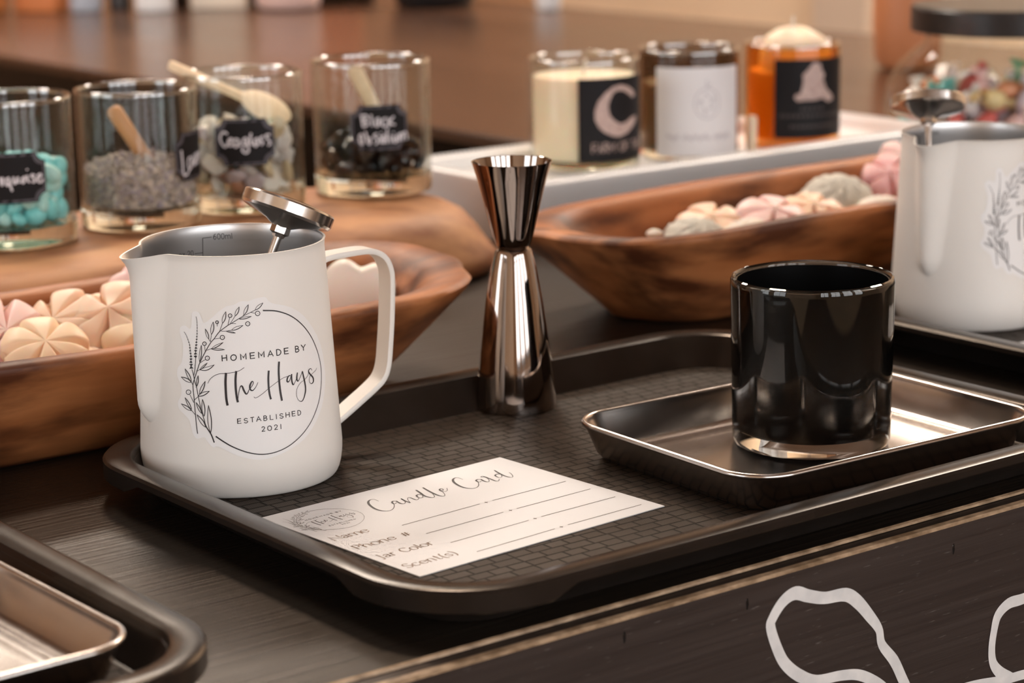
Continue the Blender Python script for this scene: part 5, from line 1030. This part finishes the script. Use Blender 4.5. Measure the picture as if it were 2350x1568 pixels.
pts = [p for p in pts if math.hypot(p[0], p[1]) + p[3] * 1.3 < (.096 if p[2] < .055 else .084)]
pour(pr, pts, (cj[0], cj[1], T + .0006), 8, {'candy_' + n: n + ' wrapped candy in the big glass jar' for n, _ in CN}, 'candy', None)

def simple(name, label, cat, prof, c, m, n=48, kids=()):
    b = MB(); b.lathe(prof, n, cap0=True, cap1=True); o = b.build(name, m, smooth=40, loc=(c[0], c[1], T + .0003)); tag(o, label, cat)
    for kn, kp, km in kids:
        b = MB(); b.lathe(kp, n, cap0=True, cap1=True); b.build(kn, km, o, smooth=40)
    return o
def carton(name, label, c, d, m, rz=0.0, band=None):
    b = MB(); b.rrect([(.002, 0), (0, .002), (0, d[2] - .002), (.002, d[2])], d[0] / 2, d[1] / 2, .004, n=3); o = b.build(name, m, smooth=30, loc=(c[0], c[1], T + .0003), rot=(0, 0, rz)); tag(o, label, 'box')
    b = MB(); b.rrect([(-.0006, d[2] * .55), (-.0006, d[2] * .8)], d[0] / 2, d[1] / 2, .004, n=3, cap0=False, cap1=False); b.build('label_band', band or M['paper'], o, smooth=30)
    return o
simple('vase', 'orange brown vase standing beside the candy jar', 'vase', [(.020, 0), (.031, .002), (.036, .012), (.0385, .05), (.0375, .10), (.033, .14), (.028, .165), (.030, .175), (.026, .175), (.024, .16), (.03, .1), (.03, .02)], (1.905, 1.795), M['terracotta'])
ORG = flat('orange_carton', (.62, .24, .07)); 
carton('carton', 'tall orange carton at the far left end of the brown table', (1.500, 3.330), (.07, .09, .16), ORG, rad(37))
carton('carton', 'deep orange carton next to the pale blue canister', (1.585, 3.268), (.045, .07, .15), flat('deep_orange_carton', (.58, .18, .05)), rad(37))
simple('canister', 'pale blue grey canister on the far end of the brown table', 'canister', [(.020, 0), (.024, .002), (.024, .10), (.020, .104), (.020, .12)], (1.634, 3.218), flat('pale_blue', (.42, .46, .54)), kids=[('cap', [(.0205, .112), (.0205, .128), (.019, .13)], M['paper'])])
simple('bottle', 'dark brown bottle between the canister and the white bottle', 'bottle', [(.015, 0), (.017, .002), (.017, .08), (.009, .10), (.009, .13)], (1.682, 3.200), flat('dark_bottle', (.02, .012, .01), .2), kids=[('cap', [(.010, .12), (.010, .14)], M['lid'])])
simple('bottle', 'white bottle on the far end of the brown table', 'bottle', [(.024, 0), (.028, .002), (.028, .11), (.012, .13), (.012, .15)], (1.705, 3.135), M['paper'], kids=[('cap', [(.013, .14), (.013, .165)], M['paper'])])
simple('bottle', 'slim black bottle beside the cream carton', 'bottle', [(.010, 0), (.0115, .002), (.0115, .08), (.007, .10), (.007, .12)], (1.765, 3.160), flat('black_bottle', (.02, .012, .01), .2), kids=[('cap', [(.008, .115), (.008, .13)], M['lid'])])
carton('carton', 'tall cream carton reflected brightly in the brown table', (1.815, 3.125), (.085, .085, .24), flat('cream_carton', (.80, .70, .58)), rad(-37), flat('cream_band', (.76, .62, .46)))
b = MB(); b.rrect([(.006, 0), (.004, .001), (0, .018), (.002, .018), (.006, .004)], .10, .06, .015, n=5); o = b.build('flat_tray', M['plastic'], smooth=50, loc=(1.955, 3.090, T + .0003), rot=(0, 0, rad(-37))); tag(o, 'low black tray under the orange crate on the brown table', 'tray')
b = MB(); b.rrect([(.004, .0045), (0, .006), (0, .20), (.003, .20), (.004, .19), (.008, .02)], .075, .045, .006, n=3); o = b.build('crate', flat('orange_wood', (.60, .20, .07)), smooth=30, loc=(1.955, 3.090, T + .0003), rot=(0, 0, rad(-37))); tag(o, 'orange wooden crate standing in the low black tray', 'crate')
simple('pillar_candle', 'blush pink pillar candle on the brown table', 'candle', [(.036, 0), (.046, .004), (.048, .012), (.048, .13), (.046, .134), (.012, .131)], (1.862, 3.010), flat('blush_wax', (.80, .56, .50)), kids=[('wick', [(.0015, .13), (.0012, .145)], M['wick'])])
simple('bowl', 'round black bowl on the far edge of the brown table', 'bowl', [(.040, 0), (.055, .002), (.066, .03), (.072, .07), (.069, .07), (.062, .03), (.05, .006)], (2.030, 2.870), M['lid'])
simple('cup', 'small white cup on the far edge of the brown table', 'cup', [(.010, 0), (.017, .002), (.021, .05), (.0195, .05), (.016, .006)], (2.105, 2.690), M['paper'])
